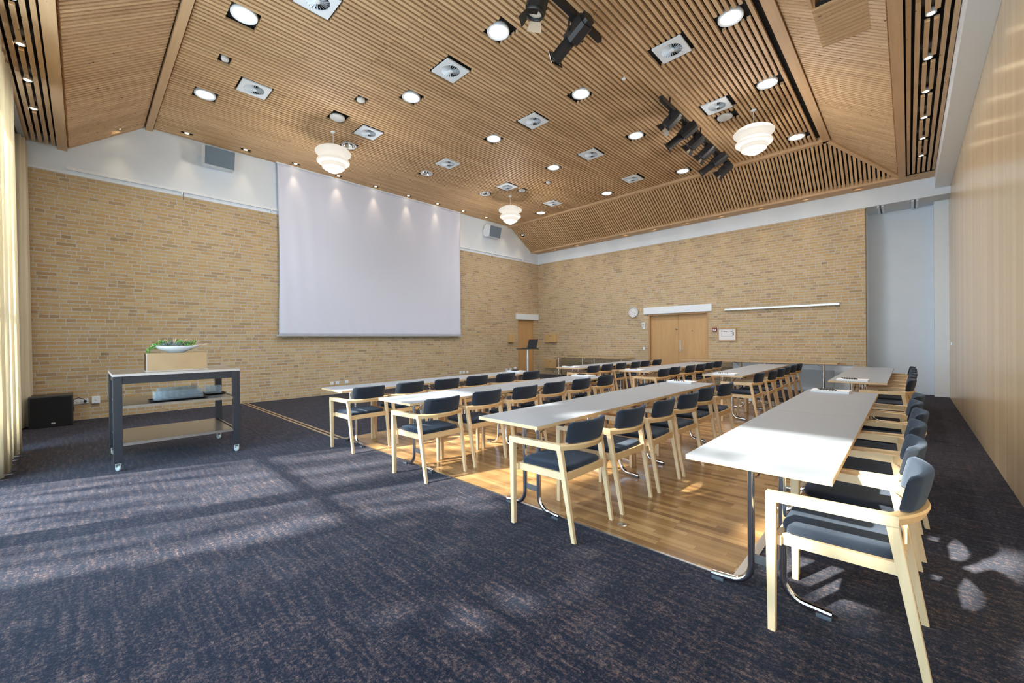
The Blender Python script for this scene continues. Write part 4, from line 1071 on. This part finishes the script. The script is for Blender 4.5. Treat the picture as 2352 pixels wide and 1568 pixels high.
for k in range(26):
    y = rg.uniform(-.16, .2); x = rg.uniform(-.04, .05); p = Vector((x, y, .11)); pts = [p]; d = Vector((rg.uniform(-.5, .5), rg.uniform(-.4, .7), 1)).normalized()
    for q in range(4): p = p+d*.016; d = (d+Vector((rg.uniform(-.7, .7), rg.uniform(-.7, .7), rg.uniform(-.6, .3)))).normalized(); pts.append(p)
    b.tube(pts, .0028, 5)
for k in range(5):
    p = Vector((.02, .21, .088)); pts = [p]; d = Vector((rg.uniform(-.2, .3), 1, rg.uniform(-.2, .4))).normalized()
    for q in range(5): p = p+d*.018; d = (d+Vector((rg.uniform(-.4, .4), .1, rg.uniform(-.6, .5)))).normalized(); pts.append(p)
    b.tube(pts, .0028, 5)
b.build('twigs', 'twig', t)
# trays and glasses
def tray(x, y, sx, sy, rz, lab):
    b = MB(); rings = []
    for z, k in ((0, -.012), (.002, 0), (.014, .012), (.017, .014), (.014, .006), (.005, -.006), (.004, -.02)):
        a, c = sx/2+k, sy/2+k; q = .03
        rings.append([(-a+q, -c, z), (a-q, -c, z), (a, -c+q, z), (a, c-q, z), (a-q, c, z), (-a+q, c, z), (-a, c-q, z), (-a, -c+q, z)])
    b.loft(rings); o = b.build('serving_tray', 'black'); o.location = (x, y, .678); o.rotation_euler = (0, 0, rz)
    return tag(o, lab, 'tray', 'black trays on the cart shelf')
gm = MB(); gm.lathe([(.0, .002), (.023, .002), (.0255, .006), (.027, .098), (.0275, .1), (.0255, .1), (.0235, .012), (0, .010)], n=12, smooth=False)
g0 = gm.build('drinking_glass', 'tumbler'); gfirst = True
def glasses(x, y, nx, ny, rz, lab, grp):
    global gfirst
    for i in range(nx):
        for j in range(ny):
            c = Vector(((i-(nx-1)/2)*.058, (j-(ny-1)/2)*.0565, 0)); c.rotate(Matrix.Rotation(rz, 3, 'Z'))
            if gfirst: o = g0; gfirst = False
            else: o = g0.copy(); COL.objects.link(o)
            o.location = (x+c.x, y+c.y, .6835); tag(o, lab, 'glass', grp)
tray(-6.14, .77, .26, .50, .05, 'black tray of upturned glasses at the front edge of the cart shelf'); glasses(-6.14, .77, 3, 8, .05, 'clear tumbler among those on the front tray of the cart shelf', 'tumblers on the front tray')
tray(-6.62, .84, .30, .44, .05, 'black tray of glasses at the rear of the cart shelf'); glasses(-6.62, .82, 3, 7, .05, 'clear tumbler among those on the rear tray of the cart shelf', 'tumblers on the rear tray')
tray(-6.42, 1.16-.0, .22, .20, .03, 'black tray of glasses at the right end of the cart shelf'); glasses(-6.42, 1.15, 3, 3, .03, 'clear tumbler among those on the right tray of the cart shelf', 'tumblers on the right tray')

# ------------------------------------------------------------------ garden outside the windows
rg = random.Random(11)
b = MB()
tx, tz = .364, .831
def out(xp, zp, dy): return (xp-tx*dy, YW-dy, zp+tz*dy)
for k in range(14000):
    xp = rg.uniform(-3.75, .9); zp = rg.uniform(-.6, 4.6)
    top = 4.35 if xp < -2.35 else (3.35 if xp < -1.75 else 3.0)
    if zp > top + .12*math.sin(xp*9)+.1*math.sin(xp*21): continue
    if math.sin(xp*3.1+zp*1.3)*math.sin(zp*2.9-xp) > .88: continue
    c = Vector(out(xp, zp, rg.uniform(1.6, 3.4))); a = rg.uniform(.05, .11)
    u = Vector((rg.uniform(-1, 1), rg.uniform(-1, 1), rg.uniform(-1, 1))).normalized(); v = u.orthogonal().normalized()
    b.add([c-u*a, c-v*a*.6, c+u*a, c+v*a*.6], [[0, 1, 2, 3]])
o = b.build('garden_hedge', 'leaf'); tag(o, 'leafy green hedge and tree crowns in the garden beyond the windows', 'hedge', kind='stuff')
b = MB()
for k in range(210):
    xp = rg.uniform(-9.6, -3.7); dy = rg.uniform(2.0, 7); w_ = rg.uniform(.012, .05); ln = rg.uniform(-.45, .45)
    z0_ = rg.uniform(-.5, 3.0); z1_ = z0_ + rg.uniform(.5, 2.2)
    b.tube([out(xp, z0_, dy), out(xp+ln*.5, (z0_+z1_)/2, dy), out(xp+ln, z1_, dy)], [w_, w_*.8, w_*.5], 6)
for k in range(26):
    xp = rg.uniform(-3.6, .4); zp = rg.uniform(3.05, 4.1); dy = rg.uniform(2.5, 5); w_ = rg.uniform(.012, .035); ln = rg.uniform(.3, .8)
    b.tube([out(xp, zp, dy), out(xp+ln*.5, zp+ln*.33, dy), out(xp+ln, zp+ln*.6, dy)], [w_, w_*.8, w_*.5], 6)
o = b.build('garden_saplings', 'twig'); tag(o, 'slender bare stems in the garden beyond the windows', 'saplings', kind='stuff')

# ------------------------------------------------------------------ light
w = bpy.data.worlds.new('world'); SC.world = w; w.use_nodes = True; t_ = w.node_tree; t_.nodes.clear(); g = G(t_)
out = g.n('ShaderNodeOutputWorld'); bg = g.n('ShaderNodeBackground'); tc = g.n('ShaderNodeTexCoord')
z = g.xyz(tc.outputs['Generated'])[2]
col = g.ramp(g.m('ADD', g.m('MULTIPLY', z, .5), .5), [(.0, (.50, .55, .62)), (.44, (.50, .56, .64)), (.50, (.56, .72, .92)), (.62, (.56, .74, 1.0)), (1, (.42, .66, 1.0))])
g.l(col, bg.inputs[0]); bg.inputs[1].default_value = 16.5; g.l(bg.outputs[0], out.inputs[0])
sl = bpy.data.lights.new('sun', 'SUN'); sl.energy = 30; sl.angle = math.radians(1.4); sl.color = (1, .95, .86)
so = bpy.data.objects.new('sun', sl); COL.objects.link(so)
el, az = math.radians(38), math.radians(20)
so.rotation_euler = Vector((math.sin(az)*math.cos(el), math.cos(az)*math.cos(el), -math.sin(el))).to_track_quat('-Z', 'Y').to_euler()
so.location = (-4, -6, 8)
vs_ = SC.view_settings; vs_.view_transform = 'Standard'; vs_.look = 'None'; vs_.gamma = 1; vs_.use_curve_mapping = False; vs_.exposure = 0
cy = SC.cycles; cy.max_bounces = 10; cy.diffuse_bounces = 6; cy.glossy_bounces = 4; cy.transparent_max_bounces = 16; cy.use_denoising = True
cy.sample_clamp_indirect = 6; cy.caustics_reflective = False; cy.caustics_refractive = False
